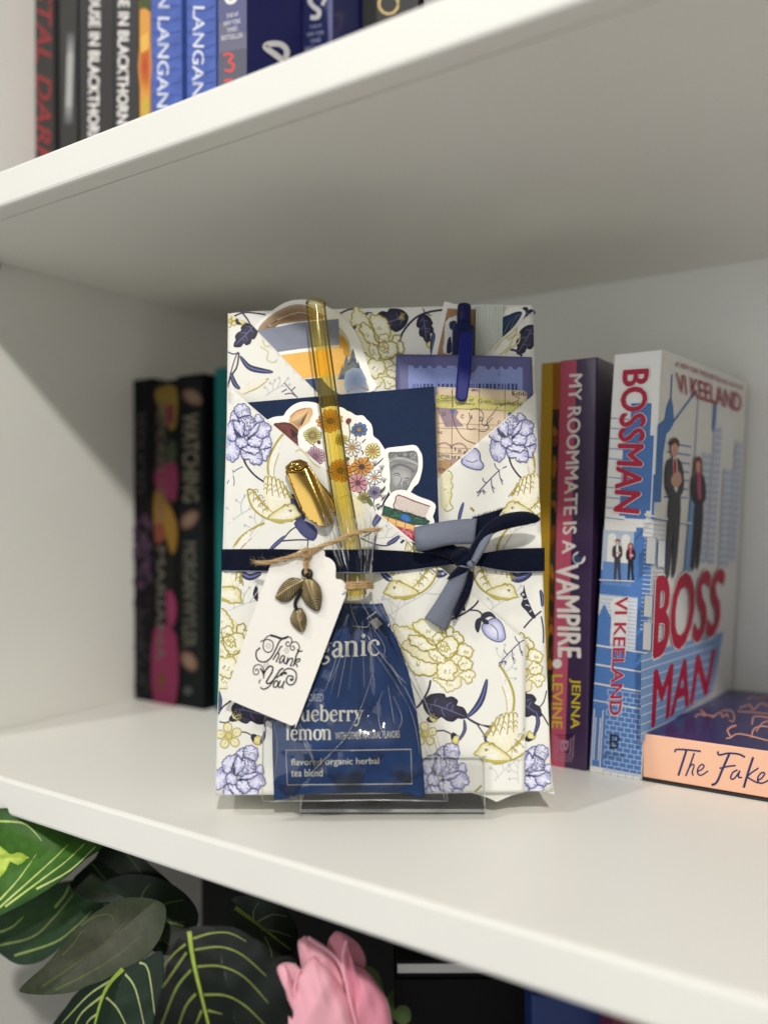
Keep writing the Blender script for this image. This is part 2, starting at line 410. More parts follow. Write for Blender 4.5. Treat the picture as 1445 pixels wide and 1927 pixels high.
# 8 purple grey with bestseller lines, navy cover showing
P8 = ypl(YU - 0.002); a8, b8 = P8.at(411, 100).x, P8.at(464, 100).x
navy = cov('cover_navy', (24, 30, 84), rough=0.3, coat=0.4)
y9 = xpl(b8 + 0.001).at(571, 60).y
t = book('book', a8, b8, YU - 0.002, 0.13, UZ, 0.205, cov('spine_purple_grey', (112, 112, 134), rough=0.3, coat=0.4), 'purple grey spine with small white lines and coral red letters', group=GRP)
k = Ink(P8, 0.0, base=1.5e-4)
k.fill([(411, -60), (464, -60), (464, 60), (411, 40)], (98, 100, 138)); k.fill([(411, 100), (464, 90), (464, 200), (411, 200)], (96, 98, 114))
for i, (s_, hw) in enumerate((('THE #1', 11), ('NEW YORK', 16), ('TIMES', 10), ('BESTSELLER', 20))): k.text(s_, (437 - hw, 36 + i * 13.5), (437 + hw, 30 + i * 13.5), (437 + hw, 21 + i * 13.5), (437 - hw, 27 + i * 13.5), (214, 216, 224), bold=0.01)
k.stroke([(434, -30), (425, -12), (430, 4), (442, 0), (440, -16)], 8, (232, 232, 226))
k.stroke([(421, 104), (430, 101), (438, 106), (431, 116), (440, 122), (436, 133), (423, 132)], 5.5, (214, 86, 78)); k.stroke([(422, 152), (438, 150)], 6, (214, 86, 78))
k.build('spine_lettering', t)
PX = xpl(b8); k = Ink(PX, 0.0, base=1.5e-4)
k.fill([(465, -60), (571, -60), (571, 160), (465, 160)], (22, 26, 80)); k.stroke([(534, 116), (520, 104), (503, 92), (500, 86), (512, 82), (530, 84), (540, 96), (537, 112)], 11, (210, 208, 206)); k.build('cover_print', t)
# 9 navy with white S
P9 = ypl(y9); b9 = P9.at(626, 40).x
y10 = xpl(b9 + 0.001).at(681, 30).y
t = book('book', b8 + 0.001, b9, y9, 0.10, UZ, 0.205, navy, 'navy book with a fat white letter above tiny white lines', group=GRP)
k = Ink(P9, 0.0, base=1.5e-4)
k.fill([(612, -40), (627, -40), (627, 110), (618, 110)], (24, 30, 84), (112, 116, 150))
k.stroke([(606, -20), (590, -14), (583, 2), (592, 14), (600, 20), (598, 32), (584, 33)], 9, (206, 206, 206)); k.stroke([(606, 10), (612, -4), (604, -12)], 6, (206, 206, 206))
for i, (s_, hw) in enumerate((('THE #1', 11), ('NEW YORK', 16), ('TIMES', 10), ('BESTSELLER', 20))): k.text(s_, (594 - hw, 56 + i * 13.5), (594 + hw, 51 + i * 13.5), (594 + hw, 43 + i * 13.5), (594 - hw, 48 + i * 13.5), (150, 156, 186), bold=0.01)
k.build('spine_lettering', t)
# 10 black with gold ring, 11 grey
P10 = ypl(y10); a10, b10 = b9 + 0.001, P10.at(787, 20).x
t = book('book', a10, b10, y10, 0.09, UZ, 0.2, cov('cover_soft_black', (42, 42, 42), rough=0.55, coat=0), 'soft black book with a thin gold ring on its spine', group=GRP)
k = Ink(P10, 0.0, base=1.5e-4); k.stroke([(731 + 18 * math.cos(a * 0.3927), 7 + 19 * math.sin(a * 0.3927)) for a in range(16)], 4, (226, 198, 132), closed=True); k.stroke([(736, 26), (742, 36)], 1, (80, 80, 80), sm=0); k.build('spine_emblem', t)
b11 = P10.at(803, 5).x
book('book', b10 + 0.0004, b11, y10 + 0.012, 0.08, UZ, 0.2, cov('cover_black_matt', (26, 27, 34)), 'narrow dark book squeezed between the gold ring spine and the silver one', group=GRP)
book('book', b11 + 0.0004, b11 + 0.022, y10 - 0.004, 0.08, UZ, 0.2, mat('cover_silver', (142, 138, 140), rough=0.4, var=0.3, vscale=900), 'speckled silver grey book at the cropped end of the upper row', group=GRP)

# ---- left row behind the gift; its shade is mixed into the spine inks
YL = 0.1315 * S; PLB = ypl(YL)
GL = 'books standing behind the gift by the side panel'
def lbook(xa, xb, m, label, h, y=YL, depth=0.13):
    P = ypl(y); return book('book', max(P.at(xa, 1000).x, 0) + 0.0006, P.at(xb, 1000).x - 0.0003, y, depth, 0, h, m, label, group=GL), P
t, P = lbook(249, 287, cov('cover_violet_black', (14, 10, 14), rough=0.75, coat=0.0, spec=0.15), 'black book with dusky violet flowers on its spine, against the side panel', 0.2205)
k = Ink(P, 0.0, base=1.5e-4); k.text('SEDUCED', (256, 776), (254, 930), (272, 930), (274, 776), (58, 54, 58), bold=0.01)
for q in range(46):
    x, y = random.uniform(252, 284), random.gauss(1035, 42); k.dot(x, y, random.uniform(3, 9), random.choice([(51, 30, 53), (38, 24, 42), (71, 43, 68), (30, 18, 33)]), random.choice([(66, 41, 66), (48, 30, 51)]))
for q in range(20): k.dot(random.uniform(252, 284), random.uniform(1120, 1310), random.uniform(2, 6), (28, 24, 30))
k.text('ANNA', (258, 1140), (257, 1290), (270, 1290), (271, 1140), (41, 38, 46)); k.build('spine_print', t)
t, P = lbook(288, 331, cov('cover_flowers', (16, 17, 14), rough=0.75, coat=0.0, spec=0.15), 'book with magenta and yellow flowers painted on its spine', 0.2175)
k = Ink(P, 0.0, base=1.5e-4)
for pts, c, cc in (([(292, 735), (332, 728), (332, 800), (318, 806), (300, 770)], (106, 84, 22), (115, 94, 28)), ([(310, 770), (326, 760), (328, 790), (316, 800)], (95, 33, 38), None), ([(314, 840), (331, 830), (331, 872), (316, 876)], (40, 48, 26), None), ([(292, 885), (332, 872), (332, 940), (312, 936), (296, 925)], (109, 22, 61), (117, 30, 68)),
        ([(291, 925), (312, 938), (333, 985), (332, 1030), (322, 1040), (304, 985), (291, 1000)], (118, 84, 16), (124, 95, 22)), ([(292, 985), (308, 990), (312, 1010), (298, 1024), (291, 1010)], (109, 53, 33), None), ([(314, 1112), (328, 1120), (333, 1150), (326, 1178), (314, 1168)], (115, 26, 66), (120, 36, 76)), ([(290, 1185), (332, 1195), (331, 1325), (289, 1320)], (109, 24, 62), (115, 30, 69)), ([(298, 1270), (310, 1262), (312, 1290), (300, 1300)], (95, 50, 33), None)):
    k.fill(pts, c, cc, sm=3)
k.text('MEMORIES', (296, 758), (295, 890), (311, 890), (312, 758), (84, 76, 64), bold=0.02); k.text('OF FIRE', (297, 900), (296, 985), (310, 985), (311, 900), (106, 72, 61), bold=0.02); k.text('MARIANA', (296, 1030), (294, 1245), (309, 1245), (311, 1030), (84, 78, 71), bold=0.02); k.build('spine_print', t)
t, P = lbook(333, 383, cov('cover_deep_green', (12, 17, 17), rough=0.75, coat=0.0, spec=0.15), 'dark green book with cream capitals and small brown shells on its spine', 0.2195, y=YL + 0.0015)
k = Ink(P, 0.0, base=1.5e-4)
k.text('WATCHING', (345, 778), (345, 944), (373, 944), (373, 778), (99, 95, 78), bold=0.03); k.text('MORGAN', (346, 1020), (346, 1124), (369, 1124), (369, 1020), (73, 72, 61), bold=0.03); k.text('WYLER', (346, 1130), (345, 1218), (368, 1218), (369, 1130), (69, 68, 58), bold=0.03)
for cx, cy, a in ((360, 747, 0.5), (356, 980, -0.9), (354, 1243, 0.9)):
    k.tf = lambda x, y, cx=cx, cy=cy, a=a: (cx + x * math.cos(a) - y * math.sin(a), cy + x * math.sin(a) + y * math.cos(a))
    k.fill([(-20, 0), (-12, -12), (4, -15), (20, -8), (24, 4), (12, 12), (-8, 12)], (72, 40, 25), (120, 98, 84), sm=3)
k.tf = None; k.dot(354, 1300, 10, (22, 28, 28), (66, 69, 68)); k.build('spine_print', t)
a4 = PLB.at(399, 1000).x
t = book('book', a4, a4 + 0.03, YL + 0.003, 0.125, 0, 0.2215, cov('cover_teal', (20, 94, 92), rough=0.75, coat=0.0, spec=0.15), 'teal book half hidden behind the edge of the gift', group=GL)
k = Ink(ypl(YL + 0.003), 0.0, base=1.5e-4); k.text('THE', (415, 800), (414, 895), (440, 895), (441, 800), (38, 81, 73), bold=0.02)
k.build('spine_print', t)

# ---- right row
YR = 0.1412 * S; PR = ypl(YR)
def rx(px, y): return PR.at(px, y).x
GR = 'books standing beside the gift'
def rbook(bl, br, tl, tr, hpx, m, label, depth):
    x0, x1 = onz_x(bl), onz_x(br); h = PR.at(*tl).z
    return book('book', x0, x1, YR, depth, 0, h, m, label, lean=PR.at(*tl).x - x0, lean_r=PR.at(*tr).x - x1, group=GR)
def onz_x(px): return PR.at(px[0], 1452).x
t = rbook((1004, 1440), (1031, 1440), (1018, 684), (1051, 684), 0, cov('cover_mustard', (190, 150, 34)), 'mustard yellow book between the gift and the pink and purple spine', 0.12)
k = Ink(PR, 0.0, base=1.5e-4)
k.fill([(1040, 684), (1054, 684), (1046, 1000), (1036, 1000)], (150, 96, 22))
k.fill([(1039, 770), (1052, 770), (1034, 1440), (1026, 1440)], (64, 46, 20))
for q in range(40):
    y = random.uniform(785, 1430); xx = 1045 - (y - 770) * 0.022; k.fill([(xx - 5, y), (xx + random.uniform(-2, 3), y - random.uniform(6, 22)), (xx + 5, y + 4), (xx + random.uniform(-3, 2), y + random.uniform(8, 30))], random.choice([(40, 36, 24), (110, 60, 20), (34, 52, 40), (24, 28, 24), (150, 96, 30)]), sm=2)
k.build('spine_print', t)
t = rbook((1034.5, 1440), (1103, 1450), (1054, 679), (1123, 676), 0, cov('cover_plum', (58, 38, 76), rough=0.35, coat=0.3), 'pink and purple book titled about a roommate vampire', 0.125)
k = Ink(PR, 0.0, base=1.5e-4)
k.fill([(1054.5, 680), (1085, 677), (1062, 1446), (1035.5, 1442)], (190, 84, 112))
wh = (232, 226, 222)
k.text('MY ROOMMATE IS A', (1071, 705), (1057, 1042), (1082, 1040), (1095, 704), wh, bold=0.022)
k.text('VAMPIRE', (1046, 1062), (1050, 1236), (1092, 1238), (1087, 1062), wh, bold=0.03)
k.dot(1048, 1249, 9, wh, n=18); k.dot(1089, 1050, 12, wh, n=20); k.dot(1087, 1051, 8.5, (54, 80, 112), n=18); k.dot(1093, 1044, 7, (60, 42, 80), n=14)
k.text('LEVINE', (1039, 1270), (1038, 1370), (1057, 1371), (1058, 1270), (214, 190, 44), bold=0.012); k.text('JENNA', (1071, 1277), (1068, 1370), (1090, 1372), (1092, 1278), (214, 190, 44), bold=0.012)
gy = (176, 132, 156)
for d in (0, 5): k.stroke([(1045 + d, 1383 + d), (1079 - d, 1384 + d), (1077 - d, 1425 - d), (1043 + d, 1424 - d)], 2, gy, closed=True, sm=0)
k.text('B', (1054, 1394), (1053, 1414), (1068, 1414), (1069, 1394), gy, bold=0.02); k.text('BERKLEY', (1043, 1432), (1077, 1434), (1077, 1428), (1043, 1427), gy)
k.build('spine_lettering', t)
# tall romance novel with the cover turned to the camera
def SP(u, v):   # spine, u across, v down
    a = (1155 + 90 * u, 660 - 3 * u); b = (1108 + 97 * u, 1452 + 18 * u)
    return (a[0] + (b[0] - a[0]) * v, a[1] + (b[1] - a[1]) * v)
bx0, bx1 = PR.at(1108, 1460).x, PR.at(1205, 1470).x
hB = PR.at(1245, 657).z; lB = PR.at(1245, 657).x - bx1
dB = 0.132
skB = ypl(YR + dB).at(1406, 722).x - bx1 - lB
PC = Pl((bx1, YR, 0), (dB * hB, -skB * hB, -dB * lB))
whitec = cov('cover_white_blue', (226, 224, 220), rough=0.4, coat=0.2, var=0.03)
t = book('book', bx0, bx1, YR, dB, 0, hB, whitec, 'thick white and blue novel with red lettering and a couple on its cover', lean=PR.at(1155, 660).x - bx0, lean_r=lB, group=GR, skew=skB)
BL, RD, WHT = (78, 122, 186), (178, 28, 62), (228, 225, 220)
k = Ink(PR, 0.0, base=1.6e-4)
def R(u0, v0, u1, v1, c): k.fill([SP(u0, v0), SP(u1, v0), SP(u1, v1), SP(u0, v1)], c)
R(0.42, 0.125, 0.84, 0.395, BL); R(0.84, 0.20, 0.92, 0.375, BL); R(0.3, 0.17, 0.5, 0.39, BL); R(0.95, 0.29, 1, 0.395, BL)
for v in range(11): k.stroke([SP(0.02, 0.16 + v * 0.024 + (0.02 if v > 4 else 0)), SP(0.4, 0.163 + v * 0.024 + (0.02 if v > 4 else 0))], 1.5, BL, sm=0)
R(0, 0.415, 1, 0.985, BL); R(0, 0.425, 0.62, 0.52, (176, 188, 206)); R(0.02, 0.405, 0.66, 0.425, WHT); R(0.80, 0.405, 1, 0.435, WHT)
for u in (0.1, 0.38): R(u, 0.44, u + 0.16, 0.5, WHT); k.dot(*SP(u + 0.08, 0.442), 8, WHT, n=14)
R(0.0, 0.555, 0.76, 0.70, BL)
for v in range(22):
    vv = 0.43 + v * 0.0105; k.stroke([SP(0.84, vv), SP(1.0, vv)], 1.3, WHT, sm=0)
R(0.03, 0.5, 0.62, 0.555, (100, 138, 196)); R(0.0, 0.578, 0.76, 0.70, (208, 212, 218))
for v in range(14):
    vv = 0.58 + v * 0.0088; k.stroke([SP(0.02, vv), SP(0.75, vv)], 1.0, (126, 158, 204), sm=0)
k.fill([SP(0.0, 0.63), SP(0.1, 0.6), SP(0.3, 0.64), SP(0.25, 0.72), SP(0, 0.72)], BL); k.dot(*SP(0.4, 0.6), 17, WHT, n=16, ry=15); R(0.26, 0.61, 0.58, 0.69, (222, 222, 222))
for v in (0.70, 0.745, 0.79, 0.83): k.stroke([SP(0, v), SP(1, v + 0.004)], 3 if v < 0.8 else 2, WHT, sm=0)
for r_ in range(17):
    vv = 0.80 + r_ * 0.0118; k.stroke([SP(0.27, vv), SP(1, vv)], 1.5, (176, 198, 226), sm=0)
    for c_ in range(6):
        uu = 0.27 + c_ * 0.145 + (0.07 if r_ % 2 else 0)
        if uu < 1: k.stroke([SP(uu, vv), SP(uu, vv + 0.0118)], 1.5, (176, 198, 226), sm=0)
for q in ((0.03, 0.85, 0.2, 0.985), (0.07, 0.87, 0.16, 0.97)): k.stroke([SP(q[0], q[1]), SP(q[2], q[1]), SP(q[2], q[3]), SP(q[0], q[3])], 1.7, WHT, closed=True, sm=0)
k.text('BOSSMAN', (1171, 697), (1153, 962), (1203, 967), (1221, 694), (228, 226, 226), bold=0.042)
k.k += 1; k.text('BOSSMAN', (1172, 698), (1154, 961), (1202, 966), (1220, 695), RD, bold=0.030)
k.text('VI KEELAND', (1157, 1122), (1144, 1347), (1169, 1347), (1182, 1122), (222, 222, 226), bold=0.03); k.k += 1
k.text('VI KEELAND', (1158, 1123), (1145, 1346), (1168, 1346), (1181, 1123), RD, bold=0.016)
def fig(x, y, s_, woman):   # small suited figures
    sk = (214, 166, 140); su = (62, 62, 68) if not woman else (34, 32, 38)
    f = lambda pts, c: k.fill([(x + a * s_, y + b * s_) for a, b in pts], c, sm=2)
    f([(-5, 30), (5, 30), (6, 60), (7, 80), (3, 80), (0, 45), (-3, 80), (-7, 80), (-6, 55)], su); f([(-9, 12), (0, 9), (9, 12), (10, 28), (6, 34), (-6, 34), (-10, 28)], su)
    f([(-2, 9), (2, 9), (2, 30), (-2, 30)], (208, 90, 130) if woman else WHT); k.dot(x, y + 3 * s_, 4 * s_, sk); f([(-5, 2), (-3, -3), (4, -3), (5, 3), (2, 0), (-3, 0)] if not woman else [(-6, 14), (-6, 0), (0, -4), (5, 0), (6, 12), (3, 8), (2, 0), (-3, 1), (-3, 10)], (96, 62, 40) if not woman else (140, 66, 48))
    k.dot(x + 2 * s_, y + 24 * s_, 4.5 * s_, sk, ry=3 * s_)
fig(1161, 1018, 0.93, False); fig(1186, 1025, 0.85, True)
k.stroke([(1127, 1091), (1193, 1094)], 2, WHT, sm=0)
k.text('B', (1146, 1381), (1165, 1383), (1166, 1410), (1147, 1408), (40, 44, 60), bold=0.0); k.text('BLOOM', (1137, 1424), (1172, 1427), (1172, 1419), (1137, 1416), (60, 76, 110))
k.build('spine_print', t)
k = Ink(PC, 0.0, base=1.6e-4)
def cq(pts, c, cc=None, sm=0): k.fill(pts, c, cc, sm=sm)
cq([(1262, 745), (1266, 765), (1268, 795), (1260, 810), (1250, 820), (1247, 860), (1243, 945), (1230, 945), (1237, 800), (1250, 790), (1254, 765)], BL)
k.stroke([(1264, 705), (1262, 750)], 2, (90, 110, 150), sm=0); k.stroke([(1310, 735), (1268, 792), (1252, 815), (1245, 860), (1238, 945)], 3, BL, sm=0)
k.stroke([(1314, 745), (1302, 940)], 2, (170, 190, 214), sm=0)
for r_ in range(7): k.stroke([(1256 - r_ * 1.2, 833 + r_ * 17), (1300 - r_ * 1.2, 841 + r_ * 16)], 2.4, BL, sm=0)
cq([(1342, 760), (1348, 762), (1345, 812), (1339, 810)], BL)
for x, y, wq, hq in ((1322, 850, 16, 210), (1344, 800, 14, 260), (1362, 880, 18, 190), (1384, 830, 12, 230)):
    cq([(x, y), (x + wq, y + 5), (x + wq - hq * 0.06, y + hq), (x - hq * 0.06, y + hq - 5)], (204, 210, 220))
    for r_ in range(int(hq / 13)):
        for c_ in range(2): xx, yy = x + 2 + c_ * wq * 0.5 - r_ * 0.78, y + 6 + r_ * 13; cq([(xx, yy), (xx + wq * 0.3, yy + 2), (xx + wq * 0.3 - 0.4, yy + 8), (xx - 0.4, yy + 6)], (158, 176, 206))
for r_ in range(30): k.stroke([(1210 + 0.2 * r_, 975 + r_ * 9), (1252, 981 + r_ * 8.8)], 1.2, (140, 168, 208), sm=0)
cq([(1306, 860), (1316, 862), (1296, 1080), (1287, 1080)], (120, 158, 208)); k.stroke([(1212, 968), (1300, 985)], 4, WHT, sm=0); k.stroke([(1212, 972), (1300, 989)], 1.5, BL, sm=0)
for (x0, y0, x1, y1) in ((1216, 1010, 1234, 1060), (1238, 1016, 1252, 1066), (1212, 1120, 1228, 1160), (1210, 1170, 1226, 1222)):
    cq([(x0, y0), (x1, y0 + 2), (x1 - 2, y1 + 2), (x0 - 2, y1)], (222, 222, 222)); k.stroke([(x0, y0), (x1, y0 + 2), (x1 - 2, y1 + 2), (x0 - 2, y1)], 1.5, BL, closed=True, sm=0)
cq([(1206, 1232), (1300, 1205), (1360, 1190), (1340, 1300), (1204, 1400)], (126, 160, 206))
for q in range(9): k.stroke([(1206, 1245 + q * 17), (1340, 1202 + q * 15)], 2, (206, 214, 226), sm=0)
k.text('#1 NEW YORK TIMES BESTSELLING AUTHOR', (1272, 690), (1398, 735), (1398, 727), (1272, 679), (158, 50, 74), bold=0.01)
k.text('VI KEELAND', (1276, 738), (1394, 776), (1395, 742), (1272, 701), (168, 44, 68), bold=0.008)
k.text('BOSS', (1228, 1239), (1350, 1192), (1366, 1071), (1235, 1085), (226, 222, 222), bold=0.045); k.k += 1
k.text('BOSS', (1229, 1237), (1349, 1191), (1365, 1073), (1236, 1087), RD, bold=0.035)
k.text('MAN', (1226, 1367), (1330, 1306), (1345, 1222), (1231, 1263), RD, bold=0.03)
fig2 = [((1268, 840), 2.35, False), ((1313, 872), 1.9, True)]
for (x, y), s_, wm in fig2:
    f = lambda pts, c: k.fill([(x + a * s_, y + b * s_) for a, b in pts], c, sm=2)
    sk = (206, 160, 136); su = (66, 66, 72) if not wm else (50, 46, 54)
    f([(-3, 38), (5, 38), (4, 70), (1, 100), (-2, 103), (0, 62), (-4, 103), (-7, 103), (-5, 65)], su); f([(-6, 14), (0, 9), (6, 13), (8, 30), (5, 40), (-4, 40), (-7, 30)], su)
    f([(-1, 9), (2, 9), (3, 34), (0, 34)], (190, 80, 116) if wm else (220, 216, 214)); f([(-2.5, -2), (0, -5), (3, -2), (3, 5), (0, 9), (-2.5, 5)], sk)
    f([(-3, 0), (-2.5, -5), (1, -7), (4, -4), (3.5, 1), (1, -3)] if not wm else [(-4, 16), (-4, -2), (0, -7), (4, -3), (4, 14), (2, 8), (2, -1), (-2, -1), (-2, 10)], (84, 56, 40) if not wm else (128, 62, 48))
    if not wm: f([(-0.5, 11), (1.5, 11), (2, 24), (0.5, 28), (-0.5, 24)], (178, 40, 66)); f([(-2, 24), (4, 20), (6, 28), (2, 33), (-2, 30)], sk)
k.build('cover_print', t)
# lying book with the peach spine
zF = 0.0194 * S; PF = ypl(YR + 0.001); fx0 = PF.at(1209, 1468).x
fake = thing('book', (fx0 + 0.1, YR + 0.06, 0), 'navy book with a peach spine lying flat at the foot of the white novel', 'book')
dF = 0.128
peach = cov('spine_peach', (238, 186, 156), rough=0.45, coat=0.1, var=0.03); ind = cov('cover_indigo', (46, 40, 98), rough=0.35, coat=0.25)
box('spine', fx0, fx0 + 0.215, YR + 0.001, YR + 0.0022, 0.0016, zF, peach, fake, 0.0005)
box('cover_board', fx0, fx0 + 0.215, YR + 0.00225, YR + dF, zF - 0.0012, zF - 0.0001, ind, fake)
box('cover_board', fx0, fx0 + 0.215, YR + 0.0005, YR + dF, 0.0002, 0.0014, cov('cover_black_under', (20, 20, 24)), fake)
box('page_block', fx0 + 0.002, fx0 + 0.213, YR + 0.0023, YR + dF - 0.003, 0.0015, zF - 0.0013, pagem, fake)
k = Ink(PF, 0.0, base=1.6e-4); k.tf = lambda x, y: (1000 + x / 3.247, 1040 + y / 3.247); nv = (46, 48, 98)
for pts, wd in (([(876, 1220), (882, 1203), (950, 1205), (1032, 1214)], 3.2), ([(944, 1210), (918, 1290), (895, 1362)], 4), ([(992, 1225), (966, 1300), (940, 1365)], 3), ([(950, 1335), (975, 1296), (991, 1302), (980, 1340), (986, 1362)], 2.6), ([(1012, 1336), (1038, 1325), (1052, 1303), (1035, 1295), (1014, 1322), (1014, 1350), (1036, 1360), (1076, 1334)], 2.6),
        ([(1136, 1214), (1144, 1236), (1200, 1226), (1262, 1231), (1302, 1250)], 3.4), ([(1206, 1230), (1166, 1320), (1130, 1402), (1098, 1420)], 4.2), ([(1146, 1318), (1200, 1306), (1245, 1301)], 2.8), ([(1256, 1328), (1228, 1343), (1214, 1376), (1234, 1382), (1268, 1338)], 2.8), ([(1270, 1332), (1261, 1370), (1284, 1374)], 2.8), ([(1352, 1250), (1322, 1340), (1294, 1436)], 4.2), ([(1384, 1316), (1320, 1364), (1342, 1388), (1382, 1408)], 2.8), ([(1376, 1390), (1402, 1380), (1422, 1350), (1402, 1345), (1380, 1376), (1386, 1405), (1416, 1406), (1470, 1376)], 2.8), ([(1560, 1230), (1540, 1330), (1520, 1420)], 4), ([(1560, 1240), (1610, 1330), (1660, 1240), (1640, 1420)], 4)):
    k.stroke(pts, wd, nv, sm=4)
k.build('spine_lettering', fake)
k = Ink(Pl((0, 0, zF - 0.0001), (0, 0, 1)), 0.0, base=1.5e-4); k.tf = lambda x, y: (1000 + x / 3.247, 1040 + y / 3.247); pk = (216, 158, 138)
for pts, wd in (([(1000, 1008), (1012, 990), (1050, 990), (1120, 1000)], 2.6), ([(1030, 960), (1060, 990), (1050, 1000)], 2.6), ([(1100, 1010), (1150, 975), (1165, 1005), (1190, 985), (1200, 1008)], 2.2), ([(1205, 1025), (1235, 1030), (1225, 970), (1160, 965)], 2.0),
        ([(1185, 1135), (1215, 1130), (1245, 1110), (1300, 1112), (1445, 1150)], 3.2), ([(1215, 1125), (1195, 1085), (1230, 1060), (1250, 1058)], 3.6), ([(1340, 1130), (1355, 1080), (1400, 1060), (1470, 1070)], 3), ([(1345, 1050), (1360, 1000), (1445, 1010)], 2.6), ([(1370, 1095), (1410, 1040), (1460, 1030)], 2.6),
        ([(1255, 970), (1340, 975), (1445, 985)], 2.0), ([(1270, 950), (1330, 930), (1350, 965)], 2.0), ([(1320, 900), (1340, 880), (1380, 890), (1445, 880)], 2), ([(1360, 960), (1400, 920), (1445, 940)], 2)):
    k.stroke(pts, wd, pk, sm=3)
k.build('cover_lettering', fake)

# ================================================================ the wrapped gift
FH = V((FW.x, FW.y, 0)).normalized()
LEANA = math.radians(10.5)
_zc = 0.3067 * S
GPL = Pl(CAM + ray(724, 1497) * (_zc), -FH * math.cos(LEANA) + V((0, 0, 1)) * math.sin(LEANA))
mm = 0.001
def hbump(x, y): return max(9.3 * mm * math.exp(-((x - 878) / 55) ** 2) * (1 - smooth01((y - 800) / 230)), 2.7 * mm * (1 - smooth01((y - 770) / 250)) * smooth01((1014 - x) / 22))
def hR(x, y): return 1.8 * mm + hbump(x, y) + 0.25 * mm * math.sin(x * 0.021 + y * 0.013) * smooth01((y - 1050) / 200)
def hL(x, y):
    lift = smooth01((x - 426) / 40) * (1 - smooth01((y - 1080) / 170)) * (1 - smooth01((x - 835) / 90))
    wob = 0.5 * mm * math.sin(x * 0.017 + y * 0.011) * math.sin(y * 0.008 + 1.3) * smooth01((y - 1050) / 150)
    return 2.9 * mm + 4.6 * mm * lift + wob
paper = mat('wrapping_paper', (231, 230, 222), rough=0.6, var=0.035, vscale=30, bump=0.22, bscale=70, spec=0.35)
gift = thing('wrapped_book', GPL.at(724, 1497, -0.014), 'book wrapped in cream paper printed with navy leaves, lilac peonies and olive birds', 'gift')
SIL = [(430, 588), (470, 584), (560, 581), (700, 578), (850, 574), (1003, 572), (1005, 640), (1008, 740), (1015, 950), (1022, 1100), (1030, 1300), (1035, 1440), (1040, 1492), (985, 1488), (840, 1492), (700, 1495), (405, 1497), (408, 1380), (412, 1250), (420, 1000), (426, 800)]
body = prism('paper_wrapped_block', SIL, GPL, -0.030, 0.0, paper, gift, 0.0012)
# --- motifs, drawn once in their own units and placed by an affine map
NV, NVL, OL, OLL, LVO = (44, 42, 62), (112, 116, 158), (160, 146, 62), (206, 198, 128), (82, 84, 116)
def place(x, y, s_=1.0, a=0.0, fx=1, ox=0, oy=0):
    ca, sa = math.cos(a), math.sin(a)
    def f(px, py):
        u, v = (px - ox) * fx * s_, (py - oy) * s_
        return (x + u * ca - v * sa, y + u * sa + v * ca)
    return f
PEO = [[(135, 380), (150, 330), (200, 285), (240, 275), (310, 260), (360, 290), (400, 330), (440, 390), (450, 450), (430, 490), (340, 490), (230, 530), (170, 500), (140, 440)],
       [(110, 400), (135, 420), (160, 470), (210, 540), (220, 600), (110, 600), (60, 640), (50, 600), (75, 500), (80, 450)],
       [(50, 620), (110, 560), (130, 740), (190, 900), (150, 980), (110, 990), (60, 970), (10, 930), (-40, 880), (-60, 800), (-30, 700), (0, 660)],
       [(0, 930), (60, 985), (150, 990), (160, 1040), (230, 1110), (250, 1150), (220, 1260), (190, 1320), (100, 1390), (60, 1350), (30, 1350), (-30, 1280), (-60, 1150), (-40, 1020)],
       [(520, 560), (540, 480), (580, 470), (640, 500), (700, 570), (660, 610), (600, 640), (540, 620)],
       [(600, 640), (700, 600), (760, 640), (840, 700), (840, 740), (810, 790), (800, 870), (720, 910), (670, 940), (600, 910), (540, 890), (520, 860), (590, 740)],
       [(640, 1150), (740, 1130), (840, 1110), (830, 1200), (760, 1300), (740, 1370), (690, 1350), (660, 1300), (670, 1230)],
       [(680, 950), (760, 890), (800, 890), (830, 950), (850, 1000), (840, 1090), (780, 1110), (700, 1130), (640, 1150), (620, 1100), (660, 1010)],
       [(250, 1150), (300, 1150), (360, 1210), (450, 1220), (520, 1250), (600, 1200), (650, 1230), (680, 1300), (650, 1400), (600, 1440), (540, 1410), (500, 1430), (450, 1400), (430, 1330), (330, 1320), (270, 1280)],
       [(280, 1130), (390, 1050), (470, 1100), (600, 1110), (620, 1150), (600, 1200), (520, 1250), (450, 1200), (380, 1200), (320, 1170)],
       [(220, 560), (330, 520), (440, 500), (520, 560), (560, 640), (480, 740), (420, 830), (330, 900), (320, 760), (330, 640), (260, 610)],
       [(120, 580), (190, 600), (240, 615), (290, 590), (330, 640), (350, 720), (330, 800), (290, 920), (240, 880), (180, 800), (130, 720), (115, 640)],
       [(400, 960), (450, 900), (520, 870), (600, 910), (670, 950), (670, 1010), (640, 1080), (560, 1100), (470, 1080), (400, 1040), (385, 990)],
       [(170, 960), (210, 910), (300, 920), (380, 950), (390, 1040), (340, 1090), (270, 1110), (220, 1100), (160, 1040)],
       [(390, 900), (430, 790), (500, 730), (560, 650), (610, 630), (610, 700), (570, 790), (500, 860), (440, 890)]]
def wobble(pts, a):   # frilly petal rim
    out = []; n = len(pts)
    for i in range(n):
        p, q = pts[i], pts[(i + 1) % n]; out.append(p)
        mx_, my_ = (p[0] + q[0]) / 2, (p[1] + q[1]) / 2; dx, dy = q[0] - p[0], q[1] - p[1]; L = math.hypot(dx, dy) or 1
        m_ = max(1, int(L / (a * 2.4)))
        for j in range(1, m_ + 1):
            t_ = j / (m_ + 1); w_ = a * (0.55 if (i + j) % 2 else -0.45)
            out.append((p[0] + dx * t_ + dy / L * w_, p[1] + dy * t_ - dx / L * w_))
    return out
